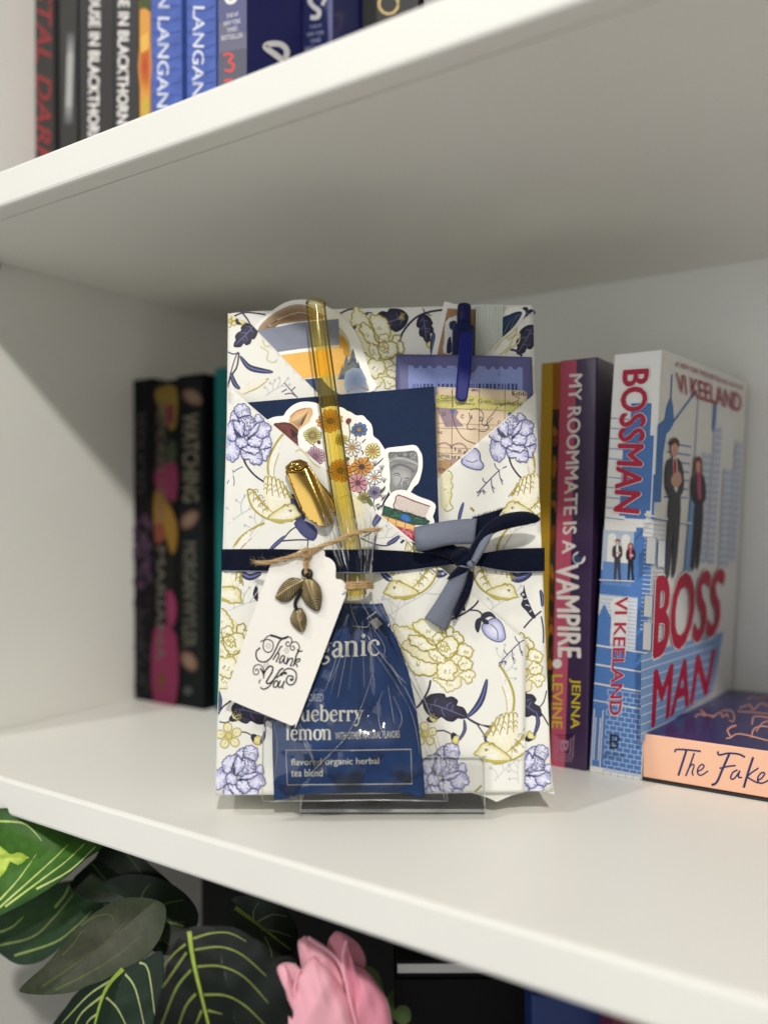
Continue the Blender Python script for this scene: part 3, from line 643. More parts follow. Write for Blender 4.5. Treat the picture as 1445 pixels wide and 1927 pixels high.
def peony(k, f, wd=1.5):
    k.k = 0; k.tf = f; rs = random.Random(3)
    for i, p in enumerate(PEO):
        p = wobble(p, 16)
        k.fill(p, (150, 152, 202) if i % 3 else (166, 168, 212), (232, 232, 246), sm=2)
        cx = sum(q[0] for q in p) / len(p); cy = sum(q[1] for q in p) / len(p)
        for q in p[::2]:
            k.stroke([(q[0] * 0.93 + cx * 0.07, q[1] * 0.93 + cy * 0.07), (q[0] * 0.45 + cx * 0.55 + rs.uniform(-15, 15), q[1] * 0.45 + cy * 0.55)], wd * 1.1, rs.choice([(248, 248, 254), (118, 122, 186), (166, 170, 216), (236, 236, 250)]), sm=0, taper=True)
        k.stroke(p, wd * rs.uniform(0.75, 1.25), LVO, closed=True, sm=2)
    for x, y in ((340, 560), (400, 530), (470, 560), (380, 620), (450, 620), (505, 590), (390, 680), (440, 690), (375, 770), (525, 640), (430, 740)):
        k.dot(x, y, 20, (212, 212, 236)); k.stroke([(x + 20 * math.cos(a), y + 20 * math.sin(a)) for a in (0.3, 1.2, 2.2, 3.2, 4.2, 5.2)], wd * 0.6, LVO); k.dot(x + 4, y + 6, 8, (70, 76, 120))
    k.stroke([(130, 740), (160, 830), (200, 900)], wd * 1.6, (70, 72, 104)); k.stroke([(190, 800), (230, 870), (285, 905)], wd * 3.2, (62, 64, 96), taper=True); k.stroke([(385, 945), (420, 925), (440, 900)], wd * 3.4, (52, 56, 84), taper=True)
    for a, b in (((230, 420), (170, 460)), ((280, 470), (270, 410)), ((270, 410), (360, 370)), ((360, 370), (420, 360))): k.stroke([a, ((a[0] + b[0]) / 2, (a[1] + b[1]) / 2 - 14), b], wd * 0.7, LVO)
    k.tf = None
OLV = [[(420, 830), (480, 820), (560, 850), (640, 820), (700, 800), (720, 830), (720, 890), (680, 930), (600, 960), (560, 970), (530, 920), (470, 870)],
       [(740, 750), (800, 730), (855, 760), (860, 810), (830, 830), (820, 870), (790, 885), (740, 830), (690, 790)],
       [(5, 270), (50, 262), (80, 290), (150, 280), (200, 310), (330, 400), (430, 490), (340, 545), (270, 495), (200, 485), (170, 400), (80, 480), (30, 380)],
       [(215, 280), (220, 240), (260, 235), (310, 205), (380, 210), (450, 250), (520, 330), (500, 400), (430, 440), (340, 390), (250, 330)],
       [(560, 350), (560, 310), (600, 280), (640, 320), (630, 350), (690, 340), (740, 410), (735, 450), (690, 470), (640, 400), (580, 390)],
       [(690, 480), (760, 460), (800, 490), (850, 530), (830, 580), (800, 610), (720, 600), (670, 570)],
       [(660, 590), (760, 600), (810, 640), (840, 670), (830, 710), (770, 750), (720, 740), (680, 680)],
       [(80, 500), (150, 530), (220, 600), (330, 650), (470, 680), (470, 760), (400, 800), (340, 790), (260, 790), (190, 740), (150, 650), (110, 590)],
       [(170, 380), (250, 372), (330, 400), (390, 460), (460, 500), (380, 540), (300, 530), (250, 490), (195, 480)],
       [(430, 440), (420, 390), (460, 350), (510, 360), (540, 400), (500, 450), (460, 470)],
       [(560, 610), (640, 560), (720, 600), (680, 680), (640, 680), (580, 650)],
       [(470, 690), (540, 640), (620, 640), (670, 690), (680, 740), (640, 770), (640, 840), (560, 850), (500, 820), (470, 820)],
       [(370, 540), (450, 520), (500, 560), (550, 600), (550, 660), (480, 660), (420, 620), (385, 580)],
       [(460, 490), (500, 430), (580, 390), (640, 390), (685, 460), (680, 530), (620, 600), (560, 610), (500, 560)],
       [(510, 440), (560, 450), (590, 490), (570, 550), (520, 540), (495, 500)]]
def olive(k, f, wd=2.0):
    k.k = 0; k.tf = f; rs = random.Random(5)
    k.fill([(60, 300), (240, 260), (380, 230), (600, 320), (720, 420), (820, 540), (810, 680), (820, 800), (700, 860), (560, 930), (440, 820), (240, 760), (130, 580)], (228, 223, 184), (236, 231, 198), sm=2)
    for i, p in enumerate(OLV):
        p = wobble(p, 13)
        k.fill(p, (229, 224, 180), (244, 242, 232), sm=2)
        cx = sum(q[0] for q in p) / len(p); cy = sum(q[1] for q in p) / len(p)
        for j in range(9):
            a = (cx + rs.uniform(-34, 34), cy + rs.uniform(-22, 22)); k.stroke([a, (a[0] + rs.uniform(-8, 8), a[1] + rs.uniform(18, 34))], wd * 0.9, rs.choice([(190, 180, 92), (172, 160, 70), (222, 216, 160)]), sm=0, taper=True)
        k.stroke(p, wd * rs.uniform(0.8, 1.25), rs.choice([OL, (176, 160, 76)]), closed=True, sm=2)
    for x, y in ((520, 480), (545, 490), (560, 470), (600, 570), (630, 560)): k.stroke([(x, y + 25), (x + 8, y), (x + 20, y - 15)], wd, (178, 166, 74))
    k.tf = None
def bird(k, f, wd=1.9):
    k.k = 0; k.tf = f
    k.fill([(545, 1165), (490, 1240), (440, 1340), (425, 1420), (428, 1520), (480, 1520), (480, 1420), (510, 1320)], (236, 232, 220), (242, 238, 228), sm=2)
    k.stroke([(545, 1165), (490, 1240), (440, 1340), (425, 1420), (430, 1490)], wd * 2.2, (176, 164, 76)); k.stroke([(512, 1318), (480, 1410), (470, 1495)], wd * 0.9, (190, 180, 110))
    w1 = [(265, 1610), (300, 1605), (330, 1640), (390, 1720), (450, 1770), (470, 1790), (450, 1835), (400, 1825), (330, 1775), (285, 1710)]
    k.fill(w1, (232, 226, 186), (244, 241, 228), sm=2)
    for r_ in range(4):
        for c_ in range(3):
            x, y = 296 + r_ * 36 + c_ * 17, 1640 + r_ * 42 - c_ * 13 + (4 if r_ else 0)
            k.stroke([(x - 20, y + 14), (x - 10, y - 12), (x + 12, y - 10), (x + 18, y + 12)], wd * 0.8, OL)
    k.stroke(w1, wd * 1.7, (172, 158, 66), closed=True, sm=2)
    w2 = [(395, 1540), (410, 1500), (440, 1495), (470, 1500), (530, 1530), (570, 1580), (580, 1640), (605, 1700), (540, 1740), (460, 1780), (420, 1720), (395, 1640)]
    k.fill(w2, (234, 228, 196), (244, 240, 224), sm=2)
    for (x, y, L, a) in ((410, 1500, 140, 0.05), (440, 1496, 160, -0.05), (472, 1504, 160, -0.18), (505, 1520, 160, -0.28), (535, 1540, 150, -0.4), (562, 1575, 120, -0.5)):
        ex, ey = x - math.sin(a) * L, y + math.cos(a) * L
        k.stroke([(x - 14, y + 30), (x - 8, y + 4), (x + 8, y + 2), (x + 15, y + 30), (ex + 14, ey)], wd, OL)
        for q in (0.42, 0.66): k.stroke([(x - 14 - math.sin(a) * L * q, y + 14 + L * q), (x - math.sin(a) * L * q, y + L * q - 6), (x + 14 - math.sin(a) * L * q, y + 14 + L * q)], wd * 0.75, OL)
    b_ = [(425, 1825), (470, 1785), (540, 1740), (600, 1718), (640, 1735), (662, 1775), (690, 1802), (650, 1822), (610, 1852), (570, 1848), (540, 1866), (480, 1856)]
    k.fill(b_, (218, 210, 148), (244, 240, 226), sm=2); k.stroke(b_, wd * 1.3, (176, 162, 72), closed=True, sm=2)
    k.stroke([(440, 1838), (500, 1848), (560, 1850), (620, 1835)], wd * 3.0, (188, 176, 88), taper=True)
    k.stroke([(585, 1772), (600, 1762), (618, 1768)], wd * 0.6, (120, 104, 60)); k.dot(604, 1774, 8, (110, 96, 70)); k.stroke([(540, 1745), (560, 1720), (590, 1740)], wd * 1.2, OL)
    k.tf = None
OAK = [(385, 1535), (405, 1500), (440, 1475), (490, 1466), (540, 1470), (556, 1496), (600, 1490), (640, 1520), (632, 1555), (680, 1570), (705, 1610), (710, 1642), (670, 1652), (640, 1648), (605, 1672), (560, 1665), (520, 1638), (485, 1656), (440, 1634), (400, 1590)]
def oak(k, f, wd=1.4):
    k.k = 0; k.tf = f
    k.fill(OAK, (40, 38, 56), (58, 56, 76), sm=3); k.stroke(OAK, wd, (36, 34, 52), closed=True, sm=3)
    k.stroke([(405, 1540), (470, 1552), (530, 1572), (620, 1606), (700, 1638)], wd * 1.15, NVL, taper=True)
    for a, b, c in (((480, 1555), (470, 1530), (490, 1505)), ((560, 1582), (565, 1550), (600, 1530)), ((520, 1568), (530, 1610), (550, 1640)), ((450, 1548), (440, 1570), (450, 1600)), ((600, 1598), (600, 1565), (618, 1548))): k.stroke([a, b, c], wd * 0.9, NVL, taper=True)
    k.tf = None
def blade(k, pts, wd, c=(46, 48, 84)):   # slim pointed leaf along a line
    k.stroke(pts, wd, c, sm=5, taper=True); k.stroke(pts, wd * 0.25, (106, 114, 160), sm=5, taper=True)
def stem(k, pts, wd=3, c=(58, 52, 78)): k.stroke(pts, wd, c, sm=5)
def sprig(k, f, wd=2.0, c=(86, 88, 122)):
    k.k = 0; k.tf = f
    k.stroke([(1395, 400), (1320, 440), (1200, 560), (1110, 660)], wd, c)
    for p in ([(1325, 440), (1290, 410), (1275, 370)], [(1320, 445), (1330, 510), (1355, 575)], [(1330, 510), (1358, 545)], [(1245, 520), (1250, 590), (1270, 655)], [(1252, 590), (1280, 618)], [(1205, 562), (1175, 545), (1163, 510)], [(1165, 620), (1170, 650), (1180, 668)], [(1165, 625), (1192, 652)], [(1160, 635), (1105, 648)], [(1150, 635), (1112, 690)]): k.stroke(p, wd * 0.85, c)
    k.tf = None
def twigs(k, x, y, s_=1.0, a=0.0, fx=1, c=(196, 198, 202), wd=1.3):   # pale background branches
    k.k = 0; k.tf = place(x, y, s_, a, fx)
    k.stroke([(0, 0), (40, -30), (85, -55), (120, -95)], wd, c); k.stroke([(40, -30), (38, -60), (50, -85)], wd, c); k.stroke([(85, -55), (110, -52), (128, -62)], wd, c); k.stroke([(60, -42), (78, -80), (72, -96)], wd, c); k.stroke([(15, -10), (10, -34), (-4, -46)], wd, c); k.stroke([(38, -60), (24, -70)], wd, c)
    for p in ((120, -95), (50, -86), (128, -62), (72, -97), (-4, -47), (24, -71)): k.dot(*p, 2.6 / s_, c)
    k.tf = None
def yflower(k, x, y, s_=1.0, a=0.0):
    k.k = 0; k.tf = place(x, y, s_, a)
    for i in range(5):
        t_ = i * 2 * math.pi / 5 - 1.9; k.tf2 = None
        pts = [(math.cos(t_ + d) * r, math.sin(t_ + d) * r) for d, r in ((-0.35, 8), (-0.5, 16), (-0.2, 23), (0.2, 23), (0.5, 16), (0.35, 8))]
        k.fill(pts, (222, 212, 150), (236, 230, 196), sm=3); k.stroke(pts, 1.7, (172, 158, 80), closed=True, sm=3)
        k.stroke([(math.cos(t_) * 9, math.sin(t_) * 9), (math.cos(t_) * 17, math.sin(t_) * 17)], 1.1, (190, 176, 100), sm=0)
    k.dot(0, 0, 7, (214, 200, 120)); k.stroke([(6 * math.cos(q), 6 * math.sin(q)) for q in range(6)], 1.4, (168, 150, 70), closed=True); k.tf = None
def bud(k, x, y, s_=1.0, a=0.0):
    k.k = 0; k.tf = place(x, y, s_, a)
    k.fill([(0, 0), (8, -8), (18, -8), (16, -2), (22, 4), (14, 10), (4, 8)], (190, 176, 84), (232, 224, 160), sm=3); k.stroke([(0, 0), (8, -8), (18, -8), (16, -2), (22, 4), (14, 10), (4, 8)], 1.3, (150, 134, 60), closed=True, sm=3)
    k.fill([(-4, -4), (6, -7), (4, 0), (8, 8), (-2, 5)], NV, sm=2); k.tf = None
PO = dict(ox=430, oy=850)     # peony pivot in its own units (about its centre)
ps, os_, bs, ks = 1 / 10.143, 1 / 5.558, 1 / 4.188, 1 / 4.014

# --- back layer print
k = Ink(GPL, 0.0)
olive(k, place(712, 668, os_ * 0.92, 0.55, 1, 520, 600), 2)
k.k = 0; stem(k, [(750, 652), (758, 625), (782, 598), (812, 586), (850, 582)], 4); stem(k, [(668, 606), (682, 592), (700, 588)], 2.4); stem(k, [(640, 590), (655, 583), (672, 580)], 3); stem(k, [(795, 580), (800, 588), (812, 594)], 2); blade(k, [(660, 628), (674, 602), (694, 588)], 9); blade(k, [(812, 668), (814, 645), (816, 625)], 9)
oak(k, place(730, 604, ks * 0.92, 0.02, -1, 550, 1568), 1.4); oak(k, place(801, 617, ks * 0.62, 1.1, 1, 550, 1568), 1.3); bud(k, 748, 592, 0.7, 0.4); bud(k, 806, 640, 0.7, 1.2)
oak(k, place(985, 590, ks * 0.5, -0.5, 1, 550, 1568)); k.k = 0; stem(k, [(432, 600), (460, 588), (500, 592)], 3); stem(k, [(452, 583), (470, 608), (480, 640)], 3); stem(k, [(560, 590), (540, 596), (500, 604)], 2)
k.build('floral_print', body)

# --- items in the upper left of the pocket
cupm = mat('sticker_white', (240, 238, 232), rough=0.35, spec=0.5)
stk = [(470, 640), (482, 612), (508, 588), (535, 570), (560, 564), (590, 566), (625, 582), (655, 606), (672, 630), (682, 655), (690, 680), (697, 705), (704, 735), (600, 750), (540, 700)]
cup = thing('sticker', GPL.at(590, 740, 0), 'die-cut sticker with a brown dome and a small fir forest, tucked behind the paper tabs', 'sticker')
prism('sticker_sheet', crom(stk, True, 3), GPL, 0.0003, 0.0006, cupm, cup)
k = Ink(GPL, 0.0006, sub=40)
k.fill([(482, 640), (488, 615), (512, 592), (545, 575), (575, 574), (600, 588), (606, 600), (520, 612)], (176, 152, 122), (126, 96, 68), sm=3)
for q in range(9): k.stroke([(490 + q * 4, 626 - q * 3), (530 + q * 4, 596 - q), (580 + q * 2, 590 + q)], 2.2, random.choice([(150, 122, 92), (104, 78, 54), (190, 168, 140)]))
k.fill([(600, 620), (632, 612), (652, 632), (662, 660), (668, 690), (690, 720), (690, 738), (640, 742), (600, 700)], (196, 190, 178), (216, 190, 120), sm=3)
k.fill([(640, 628), (655, 648), (658, 672), (640, 660)], (200, 150, 50), sm=2)
for x, y, s_ in ((652, 690, 1.3), (664, 684, 1.6), (674, 700, 1.2), (645, 702, 1.0)):
    for r_ in range(5): k.fill([(x, y - (18 - r_ * 5) * s_), (x - (3 + r_ * 2) * s_, y - (8 - r_ * 5) * s_), (x + (3 + r_ * 2) * s_, y - (8 - r_ * 5) * s_)], random.choice([(70, 86, 120), (110, 118, 110), (160, 140, 70)]))
k.fill([(650, 700), (680, 694), (690, 735), (652, 742)], (150, 164, 190), (96, 112, 150), sm=2); k.stroke([(652, 738), (672, 728), (694, 734)], 2, (140, 120, 110))
k.build('sticker_print', cup)
GT = 'paper index tabs in the top of the gift'
for poly, c, nm, h0 in (([(478, 624), (556, 608), (637, 600), (639, 648), (560, 656), (512, 663), (478, 668)], (128, 134, 152), 'blue grey paper tab tucked across the top of the pocket', 0.9), ([(500, 672), (566, 663), (646, 655), (648, 703), (570, 712), (500, 718)], (240, 184, 84), 'amber yellow paper tab between the grey and the navy tabs', 0.75), ([(500, 722), (570, 714), (651, 706), (652, 742), (600, 755), (500, 762)], (40, 64, 112), 'navy paper tab above the dark blue notebook', 0.7)):
    o = prism('index_tab', poly, GPL, (h0 - 0.25) * mm, h0 * mm, mat('tab_%d' % c[0], c, rough=0.6, var=0.06, vscale=200), None, 0.0)
    tag(o, nm, 'paper tab', GT)
UL = [(430, 590), (477, 613), (606, 748), (600, 790), (428, 790)]
fl = sheet('paper_flap', [(429.5, 589), (474, 611), (480, 618), (610, 752), (600, 800), (427, 800)], GPL, lambda x, y: (1.1 + 0.0 * x) * mm, paper, gift)
k = Ink(GPL, 1.1 * mm, clip=[(430.5, 592), (474, 611), (609, 752), (600, 798), (428, 798)])
stem(k, [(436, 592), (452, 600), (470, 614)], 2.6); stem(k, [(450, 664), (446, 690), (434, 710), (428, 730)], 3); stem(k, [(450, 664), (438, 666), (426, 660)], 2.4); stem(k, [(448, 662), (440, 682), (430, 720)], 2)
blade(k, [(452, 670), (468, 690), (490, 697), (514, 700)], 11); blade(k, [(434, 700), (442, 722), (452, 732)], 9)
k.stroke([(505, 712), (486, 728), (458, 740)], 4, (190, 178, 86)); k.stroke([(470, 722), (452, 736)], 2.4, (196, 186, 110)); k.fill([(505, 714), (486, 728), (456, 742), (446, 736), (470, 722)], (238, 232, 216))
oak(k, place(463, 632, ks * 0.68, 2.0, 1, 550, 1568), 1.4); bud(k, 446, 606, 0.9, -0.4); yflower(k, 434, 604, 0.5)
k.k = 0
for p in ([(535, 720), (548, 735), (560, 748)], [(530, 738), (540, 732)], [(548, 735), (556, 728)], [(536, 742), (548, 740), (560, 748)]): k.stroke(p, 2.0, (86, 88, 122))
k.stroke([(490, 652), (505, 662), (502, 676), (515, 682), (522, 676)], 2, (206, 196, 130)); k.stroke([(494, 640), (500, 652), (508, 650)], 2, (206, 196, 130)); twigs(k, 500, 745, 0.35); k.build('floral_print', fl)

# --- items in the upper right of the pocket
fr = thing('photo_card', GPL.at(835, 740, 0), 'white bordered tan card standing behind the blue pen', 'card')
prism('card', [(836, 567), (868, 575), (902, 574), (905, 700), (805, 700), (818, 640)], GPL, 0.0002, 0.0007, cupm, fr)
k = Ink(GPL, 0.0007, sub=40); k.fill([(842, 580), (866, 582), (900, 582), (900, 690), (818, 690), (826, 650)], (172, 136, 96)); k.fill([(838, 606), (852, 596), (862, 600), (858, 660), (834, 664), (836, 640)], (232, 232, 228), sm=2); k.fill([(846, 606), (858, 604), (856, 622), (846, 618)], (40, 58, 76), sm=2); k.fill([(842, 640), (848, 634), (850, 662), (840, 664)], (40, 52, 80), sm=2); k.build('card_print', fr)
ds = thing('sticker', GPL.at(975, 620, 0), 'sticker with dark blue feathers in the top corner beside the pale paper block', 'sticker')
prism('sticker_sheet', crom([(935, 600), (952, 583), (972, 578), (985, 583), (988, 592), (975, 612), (950, 640), (930, 655), (915, 640)], True, 3), GPL, 0.0002, 0.0006, cupm, ds)
k = Ink(GPL, 0.0006, sub=40); k.fill([(940, 604), (958, 592), (975, 586), (982, 590), (970, 610), (950, 632), (934, 648)], (28, 48, 84), (44, 74, 110), sm=3)
for q in range(8): k.stroke([(938 + q * 3, 640 - q * 3), (952 + q * 2.5, 612 - q * 2), (972 + q, 592)], 1.0, random.choice([(120, 124, 120), (20, 30, 60), (90, 110, 130)]))
k.build('sticker_print', ds)
pad = thing('notepad', GPL.at(920, 680, 0.001), 'thick pale grey green block of paper edges beside the pen', 'notepad')
pm_ = mat('pad_edge', (206, 212, 202), rough=0.7, var=0.10, vscale=50)
npg = 12
for i in range(npg):
    a, b = 895.5 + 51 * i / npg, 895.5 + 51 * (i + 1) / npg - 0.6
    prism('page_bundle', [(a, 573.5), (b, 573.5), (b - 2, 690), (a - 2, 690)], GPL, 0.0002, (2.2 + random.uniform(-0.12, 0.12)) * mm, pm_, pad)
URf = sheet('paper_flap', [(1003.5, 585), (1006, 690), (900, 700), (890, 688), (914, 666), (945, 635), (975, 608)], GPL, lambda x, y: (2.55 - 1.2 * smooth01((x - 950) / 50)) * mm, paper, gift)
k = Ink(GPL, lambda x, y: (2.55 - 1.2 * smooth01((x - 950) / 50)) * mm, clip=[(1003, 587), (1005.5, 690), (900, 700), (892, 688), (914, 668), (975, 610)])
for p in ([(930, 660), (945, 640), (962, 628), (974, 612)], [(940, 668), (958, 652), (966, 634), (975, 630)], [(950, 666), (960, 655), (975, 645), (978, 628)], [(972, 612), (970, 628), (955, 640)]): k.stroke(p, 2.6, (204, 194, 128))
stem(k, [(960, 658), (970, 660), (982, 670)], 4.5, (64, 56, 84))
oak(k, place(991, 640, ks * 0.72, 1.75, 1, 550, 1568)); k.build('floral_print', URf)
# pen
penb = mat('pen_blue', (20, 30, 112), rough=0.5, spec=0.25); pend = mat('pen_navy', (14, 22, 74), rough=0.5, spec=0.25)
pen = thing('pen', GPL.at(870, 760, 0.0045), 'blue ballpoint pen clipped over the purple ticket card', 'pen')
def on(x, y, h): return GPL.at(x, y, h)
PXM = (GPL.at(901, 700) - GPL.at(900, 700)).length
def rev(name, prof, m, parent, h, seg=20):  # prof: (x,y,half width px)
    return tube(name, [on(p[0], p[1], h) for p in prof], [p[2] * PXM for p in prof], m, parent, seg)
rev('push_button', [(873.5, 574, 9), (873.5, 574.6, 11.8), (873.3, 577, 12.8), (872.5, 616, 13.2)], pend, pen, 4.6 * mm)
rev('barrel', [(872.5, 613, 14), (872.3, 614.5, 19.5), (872, 618, 21), (870, 700, 20), (868, 800, 19)], pend, pen, 4.6 * mm)
CB = [(867, 628), (871, 623.5), (880, 622.5), (887, 624), (889.5, 629), (889, 660), (886, 700), (881, 740), (879, 750), (874, 754), (866, 754.5), (860, 751), (857.5, 745), (859, 715), (863, 670)]
clp = prism('clip', CB, GPL, 11.1 * mm, 13.2 * mm, penb, pen, 0.0009)
prism('clip_bridge', [(868, 626), (888, 626), (888, 640), (867, 640)], GPL, 8 * mm, 11.3 * mm, penb, pen, 0.0005)
# ticket
def hT1(x, y): return 0.7 * mm + hbump(x, 700)
tk = thing('ticket_card', GPL.at(872, 740, 0.005), 'purple blue ticket card with a scalloped pale panel and bar code', 'card')
sheet('card', [(745, 666.5), (870, 668), (1000.5, 672), (1003, 760), (745, 760)], GPL, hT1, mat('ticket_purple', (92, 92, 142), rough=0.5, var=0.04, vscale=80), tk, 0.0004, 9)
k = Ink(GPL, hT1, base=1.2e-4, sub=9)
pts = [(768, 687)]
for cx in (783, 799, 817, 836): pts += [(cx - 6, 688), (cx - 4, 692), (cx, 693.5), (cx + 4, 692), (cx + 6, 688)]
pts += [(858, 688), (862, 698), (870, 704), (880, 705), (892, 700), (900, 688)]
for cx in (919, 935, 951, 969): pts += [(cx - 6, 690), (cx - 4, 694), (cx, 695.5), (cx + 4, 694), (cx + 6, 690)]
pts += [(983, 692), (984, 760), (768, 760)]
k.fill(pts, (136, 150, 204))
x = 777
rb = random.Random(2)
while x < 975:
    wq = rb.choice([1.5, 2, 2.5, 4, 5]); k.fill([(x, 722), (x + wq, 722), (x + wq, 734), (x, 734)], (66, 74, 128)); x += wq + rb.choice([2, 3, 3.5])
k.build('ticket_print', tk)
# map card
def hM(x, y): return 1.15 * mm + hbump(x, y)
mp_ = thing('map_card', GPL.at(905, 900, 0.004), 'card printed with an old cream and yellow map, behind the paper flap', 'card')
sheet('card', [(819, 733), (823, 728), (900, 730.5), (986, 735), (991, 739), (992, 750), (990, 920), (819, 920)], GPL, hM, mat('map_paper', (228, 206, 176), rough=0.6, var=0.08, vscale=120), mp_, 0.0003, 9)
k = Ink(GPL, hM, base=1.2e-4, sub=9, clip=[(820, 729), (985, 736), (991, 742), (990, 918), (820, 918)])
k.fill([(820, 743), (880, 744), (940, 752), (992, 758), (992, 790), (970, 782), (930, 770), (820, 768)], (208, 200, 116), (216, 208, 132)); k.fill([(820, 766), (858, 770), (862, 775), (857, 785), (866, 795), (872, 802), (838, 803), (828, 782)], (156, 134, 146)); k.fill([(824, 866), (862, 864), (856, 885), (822, 890)], (188, 150, 132))
k.fill([(826, 868), (842, 864), (850, 872), (846, 888), (828, 892)], (176, 144, 88))
dk = (74, 60, 62)
for xx in (851, 902, 950): k.stroke([(xx, 729), (xx - 2, 918)], 0.9, (120, 98, 92), sm=0)
for yy in (757, 768, 796, 805, 842, 852): k.stroke([(820, yy), (992, yy + 6)], 0.6, (160, 134, 116), sm=0)
for st_ in ([(850, 775), (856, 800), (872, 825), (895, 835)], [(882, 776), (884, 790), (878, 802), (884, 808), (894, 806)], [(884, 772), (896, 768), (906, 774), (910, 784), (906, 798), (920, 802), (912, 812), (900, 810)], [(920, 806), (916, 792), (926, 780), (936, 766), (942, 764), (950, 760), (966, 758), (976, 752)], [(910, 802), (918, 796), (926, 786)], [(820, 838), (836, 833), (848, 838), (862, 834), (874, 838), (880, 850)], [(850, 735), (852, 766)], [(962, 732), (968, 744), (978, 750)]): k.stroke(st_, 1.1, dk)
k.stroke([(820, 838), (836, 833), (848, 838), (862, 834), (874, 838), (880, 852)], 2.6, (176, 146, 140)); k.stroke([(822, 858), (846, 866), (868, 862)], 1.4, (140, 160, 160))
for s_, x, y, w_, h_, tl_ in (('&c.', 887, 736, 16, 7, 0), ('Edib', 963, 744, 27, 8, 1), ('Cultivation', 829, 751, 40, 8, 1), ('of', 882, 756, 9, 7, 0), ('Grain,', 899, 759, 27, 8, 1), ('Cranberry', 822, 757, 32, 6, 0), ('Cranberry', 862, 762, 31, 6, 2), ('Iceland Moss Rein', 930, 762, 56, 7, 2), ('D', 832, 783, 6, 7, 0), ('C', 867, 787, 6, 7, 0), ('I', 886, 788, 2, 7, 0), ('D', 902, 792, 6, 8, 0), ('O', 936, 798, 6, 7, 0), ('lic', 823, 816, 9, 6, 0), ('V', 846, 845, 6, 7, 0), ('i', 855, 848, 2, 7, 0), ('n', 862, 852, 5, 6, 0), ('e', 872, 855, 5, 6, 0), ('Limit of R', 825, 858, 42, 7, 8), ('ine', 825, 886, 12, 7, 0)):
    k.text(s_, (x, y), (x + w_, y + tl_), (x + w_, y + tl_ - h_), (x, y - h_), dk)
k.dot(851, 774, 4.5, (92, 112, 150)); k.dot(959, 779, 4, (92, 112, 150)); k.build('map_print', mp_)

prism('paper_fold', [(880, 1490), (1000, 1487), (962, 1497), (934, 1509), (915, 1500)], GPL, -4 * mm, 0.6 * mm, paper, gift)
prism('paper_fold', [(1028, 1440), (1036, 1445), (1043, 1492), (1044, 1496), (1030, 1492)], GPL, -6 * mm, 1.0 * mm, paper, gift, 0.0004)
# --- right lower flap
LRc = [(1009, 738), (1015, 950), (1022, 1100), (1030, 1300), (1036, 1440), (1041, 1489), (780, 1489), (770, 946)]
LRF = sheet('paper_flap', LRc, GPL, hR, paper, gift, 0.0003, 12)
k = Ink(GPL, hR, clip=[(1007.5, 742), (1037, 1488), (781, 1488), (771, 948)])
peony(k, place(966, 815, ps * 0.98, -0.1, 1, 430, 850), 1.5)
k.k = 0; k.tf = None
pt = [(868, 868), (876, 850), (892, 843), (902, 852), (904, 866), (910, 876), (904, 884), (888, 882), (874, 876)]
k.fill(pt, (160, 164, 210), (230, 230, 244), sm=3); k.stroke(pt, 2, LVO, closed=True, sm=3); k.stroke([(876, 866), (888, 870), (898, 866)], 1.5, LVO)
stem(k, [(955, 850), (962, 875), (976, 895), (992, 908)], 3.2)
sprig(k, place(925, 903, 1 / 4.188 * 0.82, 0.0, 1, 1250, 530), 2)
bird(k, place(995, 925, bs * 0.98, 0.0, -1, 470, 1640), 1.9)
k.k = 0; blade(k, [(862, 985), (866, 965), (872, 945)], 7, (74, 78, 122)); k.stroke([(885, 955), (892, 962)], 4, OL)
k.stroke([(830, 890), (845, 886), (851, 896), (848, 906), (852, 914), (846, 925), (838, 930)], 2.4, (190, 178, 94)); k.stroke([(830, 925), (842, 920), (850, 930), (846, 945), (852, 956), (840, 962), (832, 952)], 2.4, (190, 178, 94)); k.fill([(830, 895), (846, 892), (848, 920), (844, 950), (830, 955)], (226, 220, 176), (236, 230, 200), sm=2)
bird(k, place(935, 1075, bs * 0.95, 0.25, 1, 470, 1640), 1.9)
k.k = 0; blade(k, [(955, 1080), (975, 1088), (1000, 1078)], 18, (54, 54, 92)); stem(k, [(985, 1182), (1000, 1165), (1018, 1150)], 3); stem(k, [(1018, 1160), (1022, 1185), (1022, 1210)], 2.6)
k.fill([(985, 1100), (990, 1120), (1000, 1145), (1008, 1162), (1000, 1162), (990, 1150), (980, 1138), (984, 1126), (978, 1118), (984, 1112)], NV, sm=3)
for p in ([(985, 1128), (994, 1126)], [(988, 1138), (996, 1140)], [(996, 1152), (1000, 1148)]): k.stroke(p, 1.8, (214, 206, 220), sm=0)
blade(k, [(1016, 1110), (1020, 1125), (1020, 1142)], 8); twigs(k, 920, 1150, 0.5); twigs(k, 900, 1000, 0.45, 0.3); twigs(k, 955, 1010, 0.4)
olive(k, place(966, 1245, os_ * 0.95, 0.0, 1, 520, 600), 2)
oak(k, place(985, 1322, ks * 0.95, 0.25, 1, 550, 1568)); k.k = 0; stem(k, [(1010, 1335), (1020, 1345), (1032, 1365)], 2.6); stem(k, [(1010, 1334), (1022, 1322), (1028, 1300)], 2.2); blade(k, [(1008, 1338), (1012, 1360), (1004, 1385)], 8)
bud(k, 992, 1392, 0.9, -0.9); peony(k, place(1000, 1455, ps * 0.95, 0.75, 1, 430, 850), 1.5); k.build('floral_print', LRF)

